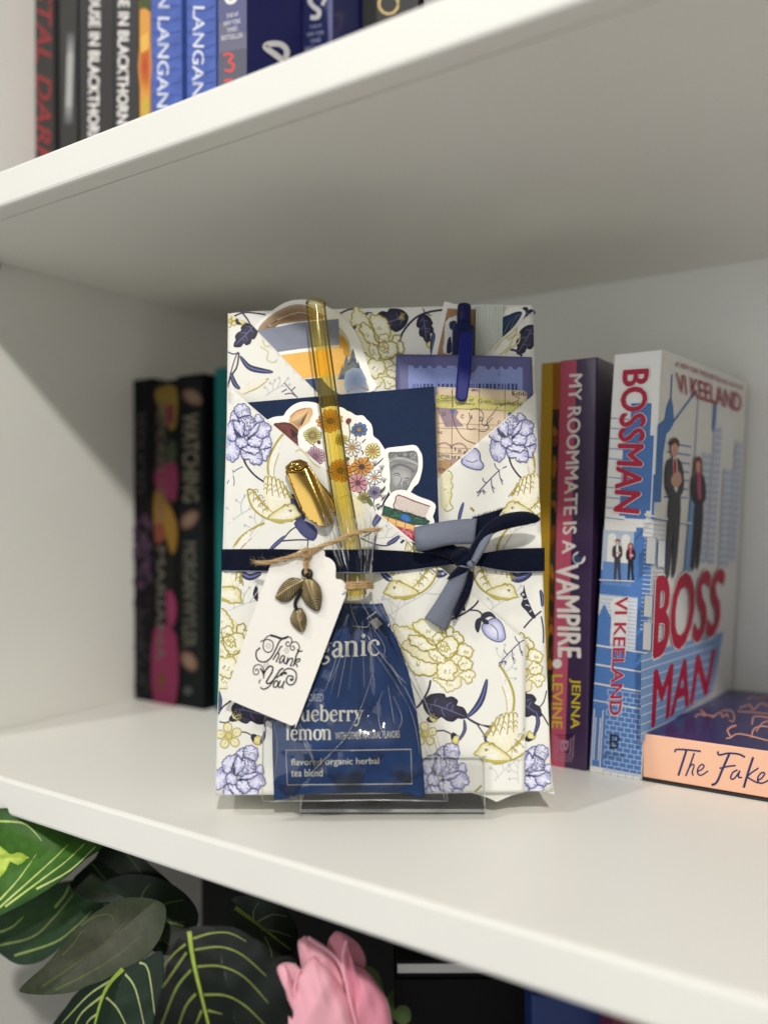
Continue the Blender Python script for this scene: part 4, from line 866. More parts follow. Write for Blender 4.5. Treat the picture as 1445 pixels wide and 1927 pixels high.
# --- navy notebook and the stickers on it
nb = thing('notebook', GPL.at(650, 1040, 0.005), 'dark blue notebook standing in the pocket behind the round floral sticker', 'notebook')
NB = [(456, 758), (817, 727), (828, 1050), (470, 1075)]
nbm = mat('notebook_navy', (30, 45, 74), rough=0.7, spec=0.12, var=0.08, vscale=400, bump=0.05, bscale=900)
prism('cover', NB, GPL, 6.0 * mm, 6.6 * mm, nbm, nb, 0.0001); prism('cover', [(458, 760), (815, 730), (826, 1048), (472, 1073)], GPL, 4.6 * mm, 5.0 * mm, nbm, nb)
prism('page_block', [(460, 761), (814, 731), (826.5, 1047), (474, 1072)], GPL, 5.02 * mm, 5.98 * mm, pagem, nb)
def Z4(x, y): return (540 + x / 4.983, 750 + y / 4.983)
def Z2(x, y): return (430 + x / 10.143, 730 + y / 10.143)
ms = thing('sticker', GPL.at(560, 830, 0.0067), 'die-cut sticker of brown gilled mushrooms on the dark blue notebook', 'sticker')
prism('sticker_sheet', crom([Z2(*p) for p in ((600, 640), (740, 605), (850, 560), (950, 540), (1050, 528), (1100, 450), (1200, 350), (1320, 285), (1440, 262), (1600, 270), (1750, 330), (1800, 500), (1750, 900), (1400, 1200), (900, 900))], True, 3), GPL, 6.65 * mm, 6.9 * mm, cupm, ms)
k = Ink(GPL, 6.9 * mm, sub=40); k.tf = Z2
k.fill([(1160, 670), (1175, 570), (1230, 500), (1330, 430), (1480, 385), (1600, 400), (1600, 700), (1420, 760), (1330, 830), (1280, 740)], (216, 170, 118), (236, 200, 150), sm=2)
k.stroke([(1180, 560), (1230, 500), (1330, 430), (1480, 385)], 2.2, (190, 110, 70)); 
for q in range(16):
    a = q / 15; k.stroke([(1190 + a * 330, 640 - a * 210 + 40 * math.sin(a * 3)), (1270 + a * 220, 690 - a * 170), (1350 + a * 60, 760 - a * 60)], 0.75, (84, 56, 44), taper=True)
cp = [(860, 705), (960, 672), (1080, 660), (1200, 690), (1290, 765), (1330, 830), (1310, 930), (1340, 1030), (1320, 1110), (1100, 930)]
k.fill(cp, (92, 44, 40), (122, 62, 54), sm=2); k.stroke(cp, 1.2, (70, 40, 40), closed=True, sm=2)
for q in range(150):
    a, b = random.random(), random.random(); x = 900 + 420 * a; y = 690 + 350 * a * b * 1.0 + 60 * a * a; k.dot(x, y, 6, random.choice([(168, 96, 78), (60, 30, 34), (150, 82, 70)]), n=5)
for q in range(12): k.stroke([(1315 - q * 9, 900 + q * 6), (1270 - q * 6, 850 - q * 2), (1190, 760)], 0.7, (50, 30, 36), taper=True)
k.tf = None; k.build('sticker_print', ms)
fs_ = thing('sticker', GPL.at(650, 950, 0.007), 'scalloped sticker of many coloured daisies and meadow flowers on the dark blue notebook', 'sticker')
FO = [(105, 340), (120, 290), (170, 250), (210, 220), (225, 180), (260, 130), (320, 95), (420, 70), (520, 85), (560, 112), (600, 128), (650, 158), (710, 158), (748, 195), (790, 240), (805, 300), (812, 352), (860, 390), (900, 450), (930, 500), (945, 560), (960, 640), (967, 740), (960, 830), (940, 900), (900, 970), (860, 1080), (780, 1060), (580, 900), (350, 680), (130, 480)]
prism('sticker_sheet', [Z4(*p) for p in crom(FO, True, 3)], GPL, 6.95 * mm, 7.15 * mm, cupm, fs_)
k = Ink(GPL, 7.15 * mm, sub=40); k.tf = Z4; gn = (96, 116, 84); ik = (52, 48, 52)
for p in ([(580, 230), (590, 330), (575, 400)], [(650, 340), (645, 420)], [(240, 400), (260, 470)], [(640, 540), (640, 580)], [(770, 530), (760, 600)], [(730, 740), (735, 860), (700, 930)], [(820, 790), (820, 830)], [(820, 930), (810, 1000), (830, 1050)], [(680, 860), (690, 950)], [(770, 760), (780, 850)]): k.stroke(p, 2.0, gn)
for p in ([(815, 640), (860, 600), (905, 555)], [(700, 420), (740, 375)], [(690, 480), (715, 505), (705, 530)], [(640, 520), (660, 555)], [(870, 870), (900, 850), (920, 820)], [(750, 930), (790, 960), (800, 1010)], [(880, 960), (910, 930), (930, 900)], [(850, 1050), (880, 1010), (915, 990)], [(830, 1000), (870, 985)]): k.stroke(p, 2.2, ik, taper=True)
for x, y in ((890, 640), (820, 600), (910, 760), (900, 920), (850, 1010), (870, 680)):
    for q in range(5): a = -1.6 + (q - 2) * 0.5; k.stroke([(x, y + 30), (x + 30 * math.cos(a), y + 20 * math.sin(a))], 0.8, (96, 96, 100), sm=0)
def daisy(x, y, r, n, c, cc, rc=0.28, sq=1.0, a0=0.0, notch=0.0):
    rs = random.Random(int(x * 7 + y))
    for i in range(n):
        t_ = a0 + 2 * math.pi * i / n; d = math.pi / n * 0.92; rr = r * rs.uniform(0.88, 1.06)
        pts = [(x + math.cos(t_ + u) * q * rr, y + math.sin(t_ + u) * q * rr * sq) for u, q in ((0, 0.15), (-d * 0.9, 0.6), (-d * 0.8, 0.9), (0, 1.0 - notch), (d * 0.8, 0.9), (d * 0.9, 0.6))]
        k.fill(pts, c, sm=2); k.stroke(pts, 0.75, ik, closed=True, sm=2); k.stroke([(x + math.cos(t_) * rr * 0.35, y + math.sin(t_) * rr * 0.35 * sq), (x + math.cos(t_) * rr * 0.75, y + math.sin(t_) * rr * 0.75 * sq)], 0.5, ik, sm=0)
    k.dot(x, y, r * rc, tuple(int(v * 0.7) for v in cc), cc, n=12, ry=r * rc * sq)
    for q in range(7): k.dot(x + rs.uniform(-1, 1) * r * rc * 0.7, y + rs.uniform(-1, 1) * r * rc * 0.7 * sq, r * 0.04, tuple(int(v * 0.55) for v in cc), n=5)
    k.k -= n * 3 - 6
k.dh = 1.6e-6
for a in ((405, 210, 128, 16, (226, 152, 52), (98, 60, 34)), (240, 345, 84, 20, (232, 226, 136), (214, 160, 76)), (675, 292, 78, 9, (88, 118, 168), (206, 146, 66)), (510, 385, 60, 12, (228, 214, 100), (200, 150, 60)), (265, 545, 98, 16, (208, 164, 186), (150, 104, 124)), (610, 458, 88, 11, (246, 244, 238), (224, 150, 52)), (800, 490, 78, 12, (240, 224, 138), (222, 152, 62)), (500, 675, 122, 16, (218, 144, 46), (96, 56, 34)), (700, 640, 108, 11, (224, 154, 60), (94, 70, 76)), (665, 790, 98, 9, (222, 152, 168), (126, 76, 96)), (822, 740, 72, 10, (250, 250, 246), (230, 150, 50)), (820, 878, 66, 13, (162, 152, 188), (84, 68, 94)), (720, 930, 60, 12, (206, 196, 112), (150, 130, 70))):
    daisy(*a, sq=random.Random(int(a[0])).uniform(0.85, 1.0))
k.fill([(550, 215), (570, 185), (600, 190), (600, 215), (570, 240)], (122, 56, 56), sm=2); k.fill([(280, 410), (300, 395), (320, 405), (300, 425)], (110, 60, 64), sm=2); k.fill([(540, 565), (560, 545), (590, 560), (560, 590)], (70, 92, 64), sm=2)
k.fill([(735, 930), (770, 925), (800, 970), (795, 1010), (760, 980)], (96, 110, 70), sm=2); k.fill([(875, 870), (920, 820), (915, 850), (885, 885)], (70, 86, 66), sm=2)
k.tf = None; k.build('sticker_print', fs_)
st_ = thing('sticker', GPL.at(760, 925, 0.007), 'die-cut sticker of a grey marble statue head on the dark blue notebook', 'sticker')
prism('sticker_sheet', [Z4(*p) for p in crom([(905, 500), (940, 465), (1000, 455), (1090, 445), (1180, 435), (1220, 450), (1240, 480), (1265, 530), (1271, 620), (1260, 700), (1232, 790), (1190, 830), (1150, 890), (1100, 920), (980, 910), (940, 820), (935, 700), (925, 600)], True, 3)], GPL, 6.65 * mm, 6.88 * mm, cupm, st_)
k = Ink(GPL, 6.88 * mm, sub=40); k.tf = Z4
k.fill([(948, 540), (960, 502), (1030, 500), (1110, 495), (1190, 487), (1222, 520), (1230, 600), (1222, 680), (1190, 740), (1160, 790), (1120, 865), (1050, 870), (975, 895), (962, 800), (955, 680), (962, 590)], (128, 128, 128), (158, 158, 158), sm=2)
k.fill([(950, 510), (1030, 502), (1190, 488), (1222, 520), (1226, 585), (1100, 560), (950, 556)], (122, 122, 122), (108, 108, 108))
for q in range(34): k.dot(random.uniform(955, 1215), random.uniform(505, 560), random.uniform(6, 12), random.choice([(140, 140, 140), (96, 96, 96), (160, 160, 160)]), n=6)
for p, c in (([(958, 590), (1040, 560), (1140, 575), (1225, 620)], (180, 180, 178)), ([(965, 630), (1040, 590), (1140, 600), (1215, 650)], (150, 150, 148)), ([(975, 660), (1040, 620), (1130, 640), (1195, 690)], (112, 112, 112))): k.stroke(p, 4.2, c)
for q in range(14): k.stroke([(965 + q * 18, 600 + q * 2), (980 + q * 17, 575 + q * 3), (1000 + q * 16, 572 + q * 4)], 0.8, (110, 110, 110))
k.fill([(985, 690), (1040, 660), (1120, 680), (1165, 720), (1130, 820), (1080, 850), (1010, 820), (985, 760)], (158, 158, 156), (180, 180, 178), sm=2)
k.stroke([(1000, 712), (1030, 698), (1062, 715)], 2, (92, 92, 92)); k.fill([(1008, 730), (1035, 718), (1058, 732), (1035, 742)], (188, 188, 188), sm=2); k.stroke([(1008, 730), (1035, 718), (1058, 732)], 1.2, (84, 84, 84)); k.stroke([(1105, 752), (1130, 745), (1150, 760)], 2, (96, 96, 96)); k.stroke([(1112, 768), (1145, 772)], 1.6, (120, 120, 120), sm=0)
k.stroke([(1075, 740), (1062, 790), (1040, 820), (1062, 840), (1085, 835)], 1.6, (104, 104, 104)); k.fill([(1035, 815), (1060, 800), (1080, 838), (1050, 845)], (124, 124, 124), (150, 150, 150), sm=2); k.fill([(1090, 770), (1130, 790), (1120, 850), (1085, 850)], (122, 122, 122), (134, 134, 134), sm=2); k.stroke([(985, 880), (1000, 860), (1030, 868)], 1.2, (110, 110, 110))
k.tf = None; k.build('sticker_print', st_)
bk = thing('sticker', GPL.at(770, 1010, 0.007), 'die-cut sticker of a stack of painted books on the dark blue notebook', 'sticker')
prism('sticker_sheet', [Z4(*p) for p in crom([(860, 1110), (885, 1040), (925, 960), (980, 885), (1020, 862), (1080, 855), (1140, 870), (1240, 920), (1350, 960), (1392, 1000), (1385, 1060), (1368, 1110), (1382, 1170), (1330, 1310), (1220, 1360), (1100, 1300)], True, 3)], GPL, 7.0 * mm, 7.25 * mm, cupm, bk)
k = Ink(GPL, 7.25 * mm, sub=40); k.tf = Z4; mr_ = (122, 48, 44)
k.fill([(1040, 900), (1340, 1015), (1290, 1122), (1000, 1030)], (232, 222, 214))
for q in range(9): k.stroke([(1042 - q * 4.5, 915 + q * 13), (1330 - q * 5, 1025 + q * 12)], 0.7, (150, 104, 98), sm=0)
k.stroke([(1340, 1012), (1190, 960), (1040, 903), (1018, 960), (1002, 1030), (1150, 1080), (1292, 1122)], 2.2, mr_, sm=2)
k.fill([(905, 1000), (1000, 1036), (1290, 1122), (1338, 1150), (1322, 1182), (1200, 1182), (890, 1085)], (36, 82, 66))
for q in range(60): x = random.uniform(905, 1310); y = 1045 + (x - 905) * 0.27 + random.uniform(-38, 36); k.stroke([(x, y), (x + random.uniform(10, 30), y + random.uniform(-22, 12))], 1.1, random.choice([(64, 120, 92), (24, 60, 56), (40, 100, 90), (90, 140, 110)]), sm=0)
k.fill([(1060, 1110), (1100, 1080), (1150, 1110), (1160, 1150), (1110, 1160)], (44, 96, 170), (60, 120, 200), sm=2); k.stroke([(905, 1002), (1000, 1036), (1290, 1122), (1338, 1150), (1322, 1182), (1190, 1182), (890, 1086)], 0.9, (26, 40, 40), closed=True, sm=0)
k.fill([(878, 1090), (1200, 1190), (1200, 1240), (1010, 1190)], (232, 176, 96), (240, 200, 130)); k.stroke([(878, 1090), (1200, 1190)], 1.1, (110, 70, 40), sm=0)
for x, y in ((950, 1112), (1025, 1140), (1110, 1165)): k.stroke([(x, y), (x - 6, y + 46)], 1.4, (140, 92, 50), sm=0)
k.fill([(1010, 1192), (1200, 1242), (1200, 1350)], (176, 46, 66), (200, 80, 96))
for q in range(26): x = random.uniform(1060, 1195); y = random.uniform(1215, 1235 + (x - 1060) * 0.6); k.stroke([(x, y), (x + 16, y + random.uniform(-6, 10))], 0.9, (230, 170, 176), sm=0)
k.tf = None; k.build('sticker_print', bk)

# --- left lower flap (front sheet of the wrap)
LLp = [(431, 728), (990, 1205), (988, 1300), (986, 1490), (840, 1493), (405.5, 1496.5), (408.5, 1380), (412.5, 1250), (420.5, 1000), (427, 800)]
LLF = sheet('paper_flap', LLp, GPL, hL, paper, gift, 0.0003, 12)
k = Ink(GPL, hL, clip=[(432, 730), (989, 1206), (985.5, 1489), (406.5, 1495.5), (409.5, 1380), (413.5, 1250), (421.5, 1000), (428, 800)])
twigs(k, 430, 985, 0.62); twigs(k, 470, 1010, 0.5, -0.3); twigs(k, 540, 890, 0.3, 0.8); twigs(k, 725, 1165, 0.9); twigs(k, 740, 1180, 0.75, -0.7); twigs(k, 430, 1150, 0.6, 0.2); twigs(k, 950, 1290, 0.5, 0.9, -1); twigs(k, 930, 1470, 0.55, -0.2); twigs(k, 975, 1475, 0.4, -1.0)
twigs(k, 700, 1015, 0.5, 0.5)
k.k = 0
stem(k, [(453, 845), (462, 872), (478, 893), (497, 907)], 3.4)
peony(k, place(470, 817, ps, 0.0, 1, 430, 850), 1.5)
k.k = 0
for p in ([(457, 878), (440, 888), (428, 910)], [(440, 888), (434, 880)], [(438, 892), (441, 905), (440, 914)]): k.stroke(p, 1.6, (96, 98, 134))
bird(k, place(515, 930, bs, 0.0, 1, 470, 1640), 1.9)
k.k = 0; k.fill([(545, 935), (556, 930), (566, 948), (575, 975), (560, 985), (552, 965)], (52, 54, 94), sm=2)
k.fill([(553, 985), (565, 978), (590, 988), (598, 1004), (590, 1018), (574, 1012), (562, 1000)], (58, 60, 102), (76, 80, 124), sm=2)
stem(k, [(505, 1040), (528, 1020), (545, 1000), (556, 992)], 2.4); stem(k, [(530, 1018), (555, 1016), (580, 1016)], 2.6); blade(k, [(508, 1034), (522, 1022), (537, 1008)], 8, (58, 60, 104)); stem(k, [(580, 1016), (578, 1035)], 2)
k.stroke([(556, 850), (566, 846), (580, 860), (590, 872), (602, 880)], 2.2, (206, 196, 130)); k.stroke([(602, 862), (612, 880), (618, 895)], 2.2, (206, 196, 130)); k.stroke([(640, 938), (655, 932), (668, 945), (664, 958), (672, 968), (660, 975)], 2.4, (206, 196, 130)); k.fill([(660, 940), (672, 938), (690, 960), (670, 972)], (238, 232, 208), sm=2)
blade(k, [(702, 990), (710, 976), (718, 966)], 13, (64, 68, 116)); stem(k, [(684, 1010), (698, 1002), (708, 985)], 2); stem(k, [(678, 1012), (700, 1022), (726, 1027), (745, 1018)], 2.4); blade(k, [(728, 1024), (740, 1018), (752, 1008)], 9, (58, 60, 104)); k.stroke([(754, 1022), (760, 1016)], 4, (30, 34, 58), sm=0); k.stroke([(762, 1036), (766, 1020), (774, 1030), (780, 1034)], 2.2, OL)
bird(k, place(772, 1070, bs * 1.05, -0.1, -1, 470, 1640), 1.9)
k.k = 0; blade(k, [(716, 1074), (728, 1086), (738, 1092)], 12, (50, 52, 88)); blade(k, [(812, 1072), (826, 1080), (842, 1076)], 15, (62, 60, 100))
stem(k, [(880, 1110), (900, 1128), (880, 1150), (848, 1166), (820, 1175)], 3.4); stem(k, [(884, 1148), (900, 1150), (912, 1162)], 3)
k.fill([(866, 1148), (872, 1132), (876, 1150)], NV)
bf = [(906, 1178), (918, 1168), (932, 1163), (945, 1175), (950, 1192), (950, 1202), (940, 1208), (925, 1204), (912, 1194)]
k.fill(bf, (146, 150, 200), (228, 228, 244), sm=3); k.stroke([(918, 1172), (930, 1180), (936, 1190), (936, 1204)], 2.4, (120, 124, 180)); k.stroke([(912, 1180), (924, 1190), (930, 1196)], 2.0, (206, 208, 234)); k.stroke(bf, 1.7, (70, 72, 110), closed=True, sm=3)
k.fill([(904, 1160), (912, 1152), (924, 1152), (934, 1164), (922, 1160), (912, 1164)], NV, sm=3); k.fill([(893, 1178), (896, 1166), (906, 1162), (904, 1178), (900, 1190), (896, 1188)], NV, sm=3); k.fill([(904, 1162), (916, 1166), (920, 1174), (910, 1174)], NV, sm=3)
sprig(k, place(964, 1226, 1 / 5.558, 0.0, 1, 1250, 530), 2.0)
olive(k, place(832, 1236, os_, 0.0, 1, 520, 600), 2.2)
k.k = 0; stem(k, [(810, 1280), (806, 1298), (794, 1320), (784, 1332)], 4); stem(k, [(877, 1350), (896, 1362), (925, 1366), (948, 1358)], 2.4); stem(k, [(878, 1350), (905, 1364), (945, 1376)], 2.2); stem(k, [(898, 1364), (912, 1385), (918, 1400)], 2.4); blade(k, [(878, 1350), (896, 1332), (908, 1310), (916, 1278)], 12, (52, 56, 98)); blade(k, [(929, 1362), (940, 1352), (950, 1344)], 11, (44, 46, 80)); blade(k, [(912, 1385), (920, 1402), (930, 1424)], 11, (44, 46, 80)); blade(k, [(873, 1354), (874, 1374), (863, 1394)], 7, (58, 60, 98)); stem(k, [(820, 1376), (835, 1375), (850, 1382)], 2.6)
oak(k, place(838, 1331, ks * 1.02, 0.0, 1, 550, 1568), 1.5); bud(k, 852, 1383, 0.9, 0.9); bud(k, 806, 1355, 0.8, -0.4)
yflower(k, 799, 1382, 1.0, 0.3)
bird(k, place(952, 1378, bs * 1.12, 0.05, -1, 470, 1640), 2.0)
peony(k, place(838, 1462, ps * 1.08, 0.55, 1, 430, 850), 1.5); k.k = 0; k.stroke([(892, 1492), (900, 1484), (906, 1478)], 4, OL)
olive(k, place(425, 1226, os_ * 1.05, 0.3, 1, 520, 600), 2.2)
bird(k, place(428, 1075, bs * 1.0, 0.5, 1, 470, 1640), 2.0)
k.k = 0; k.fill([(482, 1100), (486, 1112), (486, 1125), (490, 1136), (480, 1128), (476, 1118)], NV, sm=2); blade(k, [(452, 1076), (470, 1086), (492, 1078)], 13, (54, 54, 92))
stem(k, [(410, 1345), (420, 1330), (436, 1318)], 3); blade(k, [(412, 1300), (415, 1320), (413, 1340)], 7)
oak(k, place(478, 1338, ks * 1.0, -0.1, 1, 550, 1568), 1.5); k.k = 0; stem(k, [(413, 1358), (424, 1360), (434, 1356)], 2.2); bud(k, 436, 1354, 0.95, -0.7); yflower(k, 431, 1385, 1.05, 0.2); k.k = 0; stem(k, [(446, 1378), (462, 1378), (474, 1384)], 2.4); bud(k, 476, 1386, 0.95, 0.6); k.k = 0; stem(k, [(496, 1355), (500, 1375), (492, 1396)], 2.4); blade(k, [(498, 1376), (496, 1388), (490, 1400)], 7); stem(k, [(500, 1352), (512, 1360)], 2)
peony(k, place(458, 1462, ps * 1.02, 0.62, 1, 430, 850), 1.5)
k.build('floral_print', LLF)

# ================================================================ clear stand under the gift
acr = clear_mat('clear_acrylic', (0.985, 0.988, 0.985), ior=1.3, rough=0.03, haze=0.02)
acre = clear_mat('acrylic_edge', (0.97, 0.98, 0.97), ior=1.3, rough=0.15, haze=0.38, hazecol=(0.85, 0.87, 0.86))
std = thing('display_stand', onz(739, 1531, 0), 'clear acrylic display stand under the gift, its low lip in front', 'stand')
LIP = [(566, 1529), (566, 1437), (568, 1430), (575, 1426.5), (720, 1425), (898, 1424), (907, 1427), (911, 1434), (912, 1529)]
prism('lip', LIP, GPL, 3.9 * mm, 5.3 * mm, acr, std)
tube('lip_edge', [on(x, y, 5.35 * mm) for x, y in crom(LIP, False, 3)], 0.00020, acre, std, 6)
bp_ = [onz(566, 1531, 0.0003), onz(912, 1531, 0.0003)]; bq = [bp_[1] + FH * 0.085, bp_[0] + FH * 0.085]
up3 = V((0, 0, 0.0022)); hexa('base_plate', [*bp_, *bq, *[v + up3 for v in bp_ + bq]], acr, std)
tube('base_edge', [v + up3 * 0.5 for v in bp_], 0.0009, acre, std, 6)

# ================================================================ tea packet
def packet_puff(x, y):
    u = (x - 655) / 140; v = (y - 1325) / 185
    return 5.2 * mm * max(0.0, 1 - u * u) ** 0.7 * max(0.0, 1 - v ** 4) + 0.18 * mm * math.sin(x * 0.09 + y * 0.03)
def hP(x, y): return hL(x, y) + 1.0 * mm + 2.2 * mm * smooth01((y - 1340) / 70) + packet_puff(x, y)
PKT = [(566, 1152), (605, 1139), (648, 1135), (700, 1137), (719, 1135), (732, 1165), (746, 1202), (768, 1262), (783, 1330), (792, 1400), (797, 1450), (800, 1499), (784, 1500), (770, 1494), (700, 1492), (620, 1494), (560, 1496), (545, 1502), (516, 1505), (513, 1420), (512, 1340), (524, 1260), (545, 1200)]
pk = thing('tea_packet', on(655, 1500, 0.006), 'dark blue tea sachet with cream lettering inside the clear bag', 'tea packet')
foil = mat('sachet_blue', (15, 54, 108), rough=0.5, var=0.12, vscale=30, bump=0.15, bscale=90, spec=0.3)
pkb = sheet('sachet', PKT, GPL, hP, foil, pk, 0.0004, 10)
k = Ink(GPL, hP, base=1.6e-4, sub=9); CR = (222, 219, 205)
SER = {  # roman letters as strokes: points (x, y up) with widths
 'a': (0.78, [([(0.10, 0.78), (0.22, 0.98), (0.42, 1.0), (0.54, 0.82), (0.55, 0.2), (0.62, 0.03), (0.76, 0.06)], [.14, .1, .13, .2, .2, .14, .06]), ([(0.54, 0.60), (0.25, 0.48), (0.08, 0.26), (0.2, 0.03), (0.38, 0.05), (0.54, 0.2)], [.08, .12, .19, .16, .1, .07])], [(0.14, 0.76, .09)]),
 'n': (1.02, [([(0.20, 1.0), (0.20, 0.0)], [.2, .2]), ([(0.2, 0.7), (0.4, 0.97), (0.62, 0.95), (0.74, 0.75), (0.74, 0.0)], [.06, .1, .16, .2, .2]), ([(0.02, 0.97), (0.24, 0.97)], [.06, .06]), ([(0.03, 0.02), (0.38, 0.02)], [.06, .06]), ([(0.57, 0.02), (0.92, 0.02)], [.06, .06])], []),
 'i': (0.50, [([(0.22, 1.0), (0.22, 0.0)], [.2, .2]), ([(0.04, 0.97), (0.28, 0.97)], [.06, .06]), ([(0.04, 0.02), (0.42, 0.02)], [.06, .06])], [(0.22, 1.33, .13)]),
 'c': (0.82, [([(0.70, 0.80), (0.55, 0.98), (0.35, 0.98), (0.13, 0.72), (0.12, 0.35), (0.32, 0.03), (0.55, 0.02), (0.74, 0.22)], [.16, .09, .1, .2, .21, .13, .1, .05])], [(0.66, 0.76, .1)]),
 'u': (1.02, [([(0.20, 1.0), (0.20, 0.3), (0.32, 0.05), (0.52, 0.03), (0.72, 0.25)], [.2, .2, .16, .1, .06]), ([(0.74, 1.0), (0.74, 0.0)], [.2, .2]), ([(0.02, 0.97), (0.24, 0.97)], [.06, .06]), ([(0.56, 0.97), (0.78, 0.97)], [.06, .06]), ([(0.72, 0.02), (0.94, 0.02)], [.06, .06])], []),
 'e': (0.82, [([(0.14, 0.55), (0.66, 0.58), (0.62, 0.85), (0.42, 1.0), (0.2, 0.85), (0.11, 0.5), (0.22, 0.12), (0.46, 0.0), (0.72, 0.2)], [.06, .07, .17, .09, .17, .21, .18, .12, .05])], []),
 'b': (0.95, [([(0.18, 1.5), (0.18, 0.03)], [.2, .2]), ([(0.18, 0.75), (0.38, 0.98), (0.62, 0.93), (0.78, 0.5), (0.64, 0.08), (0.4, 0.0), (0.18, 0.14)], [.06, .09, .17, .22, .17, .09, .08]), ([(0.0, 1.48), (0.22, 1.48)], [.06, .06])], []),
 'r': (0.74, [([(0.20, 1.0), (0.20, 0.0)], [.2, .2]), ([(0.2, 0.62), (0.36, 0.92), (0.58, 0.96)], [.06, .1, .14]), ([(0.02, 0.97), (0.24, 0.97)], [.06, .06]), ([(0.03, 0.02), (0.44, 0.02)], [.06, .06])], [(0.58, 0.88, .12)]),
 'y': (0.92, [([(0.14, 0.98), (0.30, 0.6), (0.47, 0.08)], [.18, .2, .16]), ([(0.80, 0.98), (0.62, 0.5), (0.40, -0.2), (0.22, -0.42), (0.1, -0.36)], [.07, .07, .08, .12, .12]), ([(0.0, 0.97), (0.36, 0.97)], [.06, .06]), ([(0.62, 0.97), (0.92, 0.97)], [.06, .06])], [(0.13, -0.36, .1)]),
 'l': (0.48, [([(0.20, 1.5), (0.20, 0.0)], [.2, .2]), ([(0.0, 1.48), (0.24, 1.48)], [.06, .06]), ([(0.03, 0.02), (0.40, 0.02)], [.06, .06])], []),
 'm': (1.52, [([(0.20, 1.0), (0.20, 0.0)], [.2, .2]), ([(0.2, 0.7), (0.38, 0.97), (0.58, 0.95), (0.72, 0.75), (0.72, 0.0)], [.06, .1, .16, .2, .2]), ([(0.72, 0.7), (0.9, 0.97), (1.1, 0.95), (1.24, 0.75), (1.24, 0.0)], [.06, .1, .16, .2, .2]), ([(0.02, 0.97), (0.24, 0.97)], [.06, .06]), ([(0.03, 0.02), (0.38, 0.02)], [.06, .06]), ([(0.56, 0.02), (0.88, 0.02)], [.06, .06]), ([(1.08, 0.02), (1.42, 0.02)], [.06, .06])], []),
 'o': (0.94, [([(0.45, 1.0), (0.2, 0.85), (0.12, 0.5), (0.2, 0.15), (0.45, 0.0), (0.7, 0.15), (0.78, 0.5), (0.7, 0.85), (0.45, 1.0)], [.08, .16, .22, .16, .08, .16, .22, .16, .08])], []),
 'g': (0.90, [([(0.42, 1.0), (0.2, 0.85), (0.2, 0.5), (0.42, 0.36), (0.62, 0.5), (0.62, 0.85), (0.42, 1.0)], [.08, .18, .18, .08, .18, .18, .08]), ([(0.3, 0.38), (0.18, 0.15), (0.6, 0.02), (0.7, -0.2), (0.4, -0.42), (0.12, -0.25), (0.3, 0.0)], [.08, .1, .18, .12, .1, .1, .08]), ([(0.62, 0.9), (0.86, 1.0)], [.08, .1])], [])}
def serif(k, s_, x0, y0, xh, x1, slope=0.0, wt=1.0):
    tot = sum(SER[c][0] for c in s_); sx = (x1 - x0) / tot; x = x0
    for c in s_:
        adv, sts, dots = SER[c]
        for pts, ws in sts:
            n = len(ws)
            def wf(t, ws=ws, n=n):
                f = t * (n - 1); i = min(int(f), n - 2); return (ws[i] + (ws[i + 1] - ws[i]) * (f - i)) * xh * 1.12 * wt
            k.stroke([(x + px * sx, y0 - py * xh + slope * (x - x0)) for px, py in pts], wf, CR, sm=5)
        for dx, dy, r in dots: k.dot(x + dx * sx, y0 - dy * xh + slope * (x - x0), r * xh * 1.1, CR, n=12)
        x += adv * sx
serif(k, 'organic', 549, 1240, 28, 716, -0.05)
serif(k, 'blueberry', 537, 1357, 20.5, 684, 0.0)
serif(k, 'lemon', 538, 1392.5, 19.5, 625, -0.005)
k.text('WITH OTHER NATURAL FLAVORS', (631, 1392), (752, 1388.5), (752, 1375), (631, 1378), CR, bold=0.0)
k.text('FLAVORED', (557, 1320.5), (609, 1319.5), (609, 1305.5), (557, 1306.5), (176, 182, 196), bold=0.0)
k.stroke([(538, 1411.5), (660, 1412), (773, 1410), (775, 1475), (660, 1476), (541, 1477)], 1.6, CR, closed=True, sm=0)
k.text('flavored organic herbal', (548, 1444), (713, 1441), (713, 1425.5), (548, 1428), CR, bold=0.008); k.text('tea blend', (548, 1461.5), (607, 1461), (607, 1447), (548, 1447.5), CR, bold=0.008)
k.fill([(695, 1170), (709, 1161.5), (719.5, 1174), (707, 1185)], (226, 226, 224)); 
for q in range(3): k.stroke([(690 + q * 5, 1165 - q * 3.4), (697 + q * 5, 1158 - q * 3.4)], 2, (220, 222, 226), sm=0)
k.text('N', (729, 1178), (739, 1190), (742, 1182), (733, 1171), CR)
k.build('sachet_print', pkb)

# ================================================================ amber tube, gold spoon
amb = clear_mat('amber_glass', (1.0, 0.955, 0.66), ior=1.20, rough=0.08, haze=0.03, hazecol=(0.95, 0.66, 0.12))
amb2 = clear_mat('amber_glass_core', (1.0, 0.975, 0.86), ior=1.10, rough=0.1, haze=0.02, hazecol=(0.95, 0.66, 0.12))
TB = [(594.5, 571), (597, 600), (605, 660), (616, 740), (627, 820), (638, 900), (650, 970), (662, 1040), (671, 1120)]
gs = thing('glass_tube', on(671, 1120, 0.012), 'slim amber glass tube rising above the clear bag', 'glass tube')
tp = [on(x, y, 12.2 * mm) for x, y in crom(TB, False, 4)]
tube('tube_wall', tp, [18 * PXM * 0.985] * len(tp), amb, gs, 28, cap=False)
tube('tube_bore', [p for p in tp[2:]], [9.5 * PXM] * len(tp[2:]), amb2, gs, 20, cap=False)
rim = [tp[0] + (RT * math.cos(a) - GPL.n * math.sin(a)) * 16.6 * PXM for a in [i * math.pi / 10 for i in range(21)]]
tube('tube_rim', rim, 0.0006, amb, gs, 8)
gold = mat('polished_gold', (164, 134, 70), rough=0.18, metal=1.0)
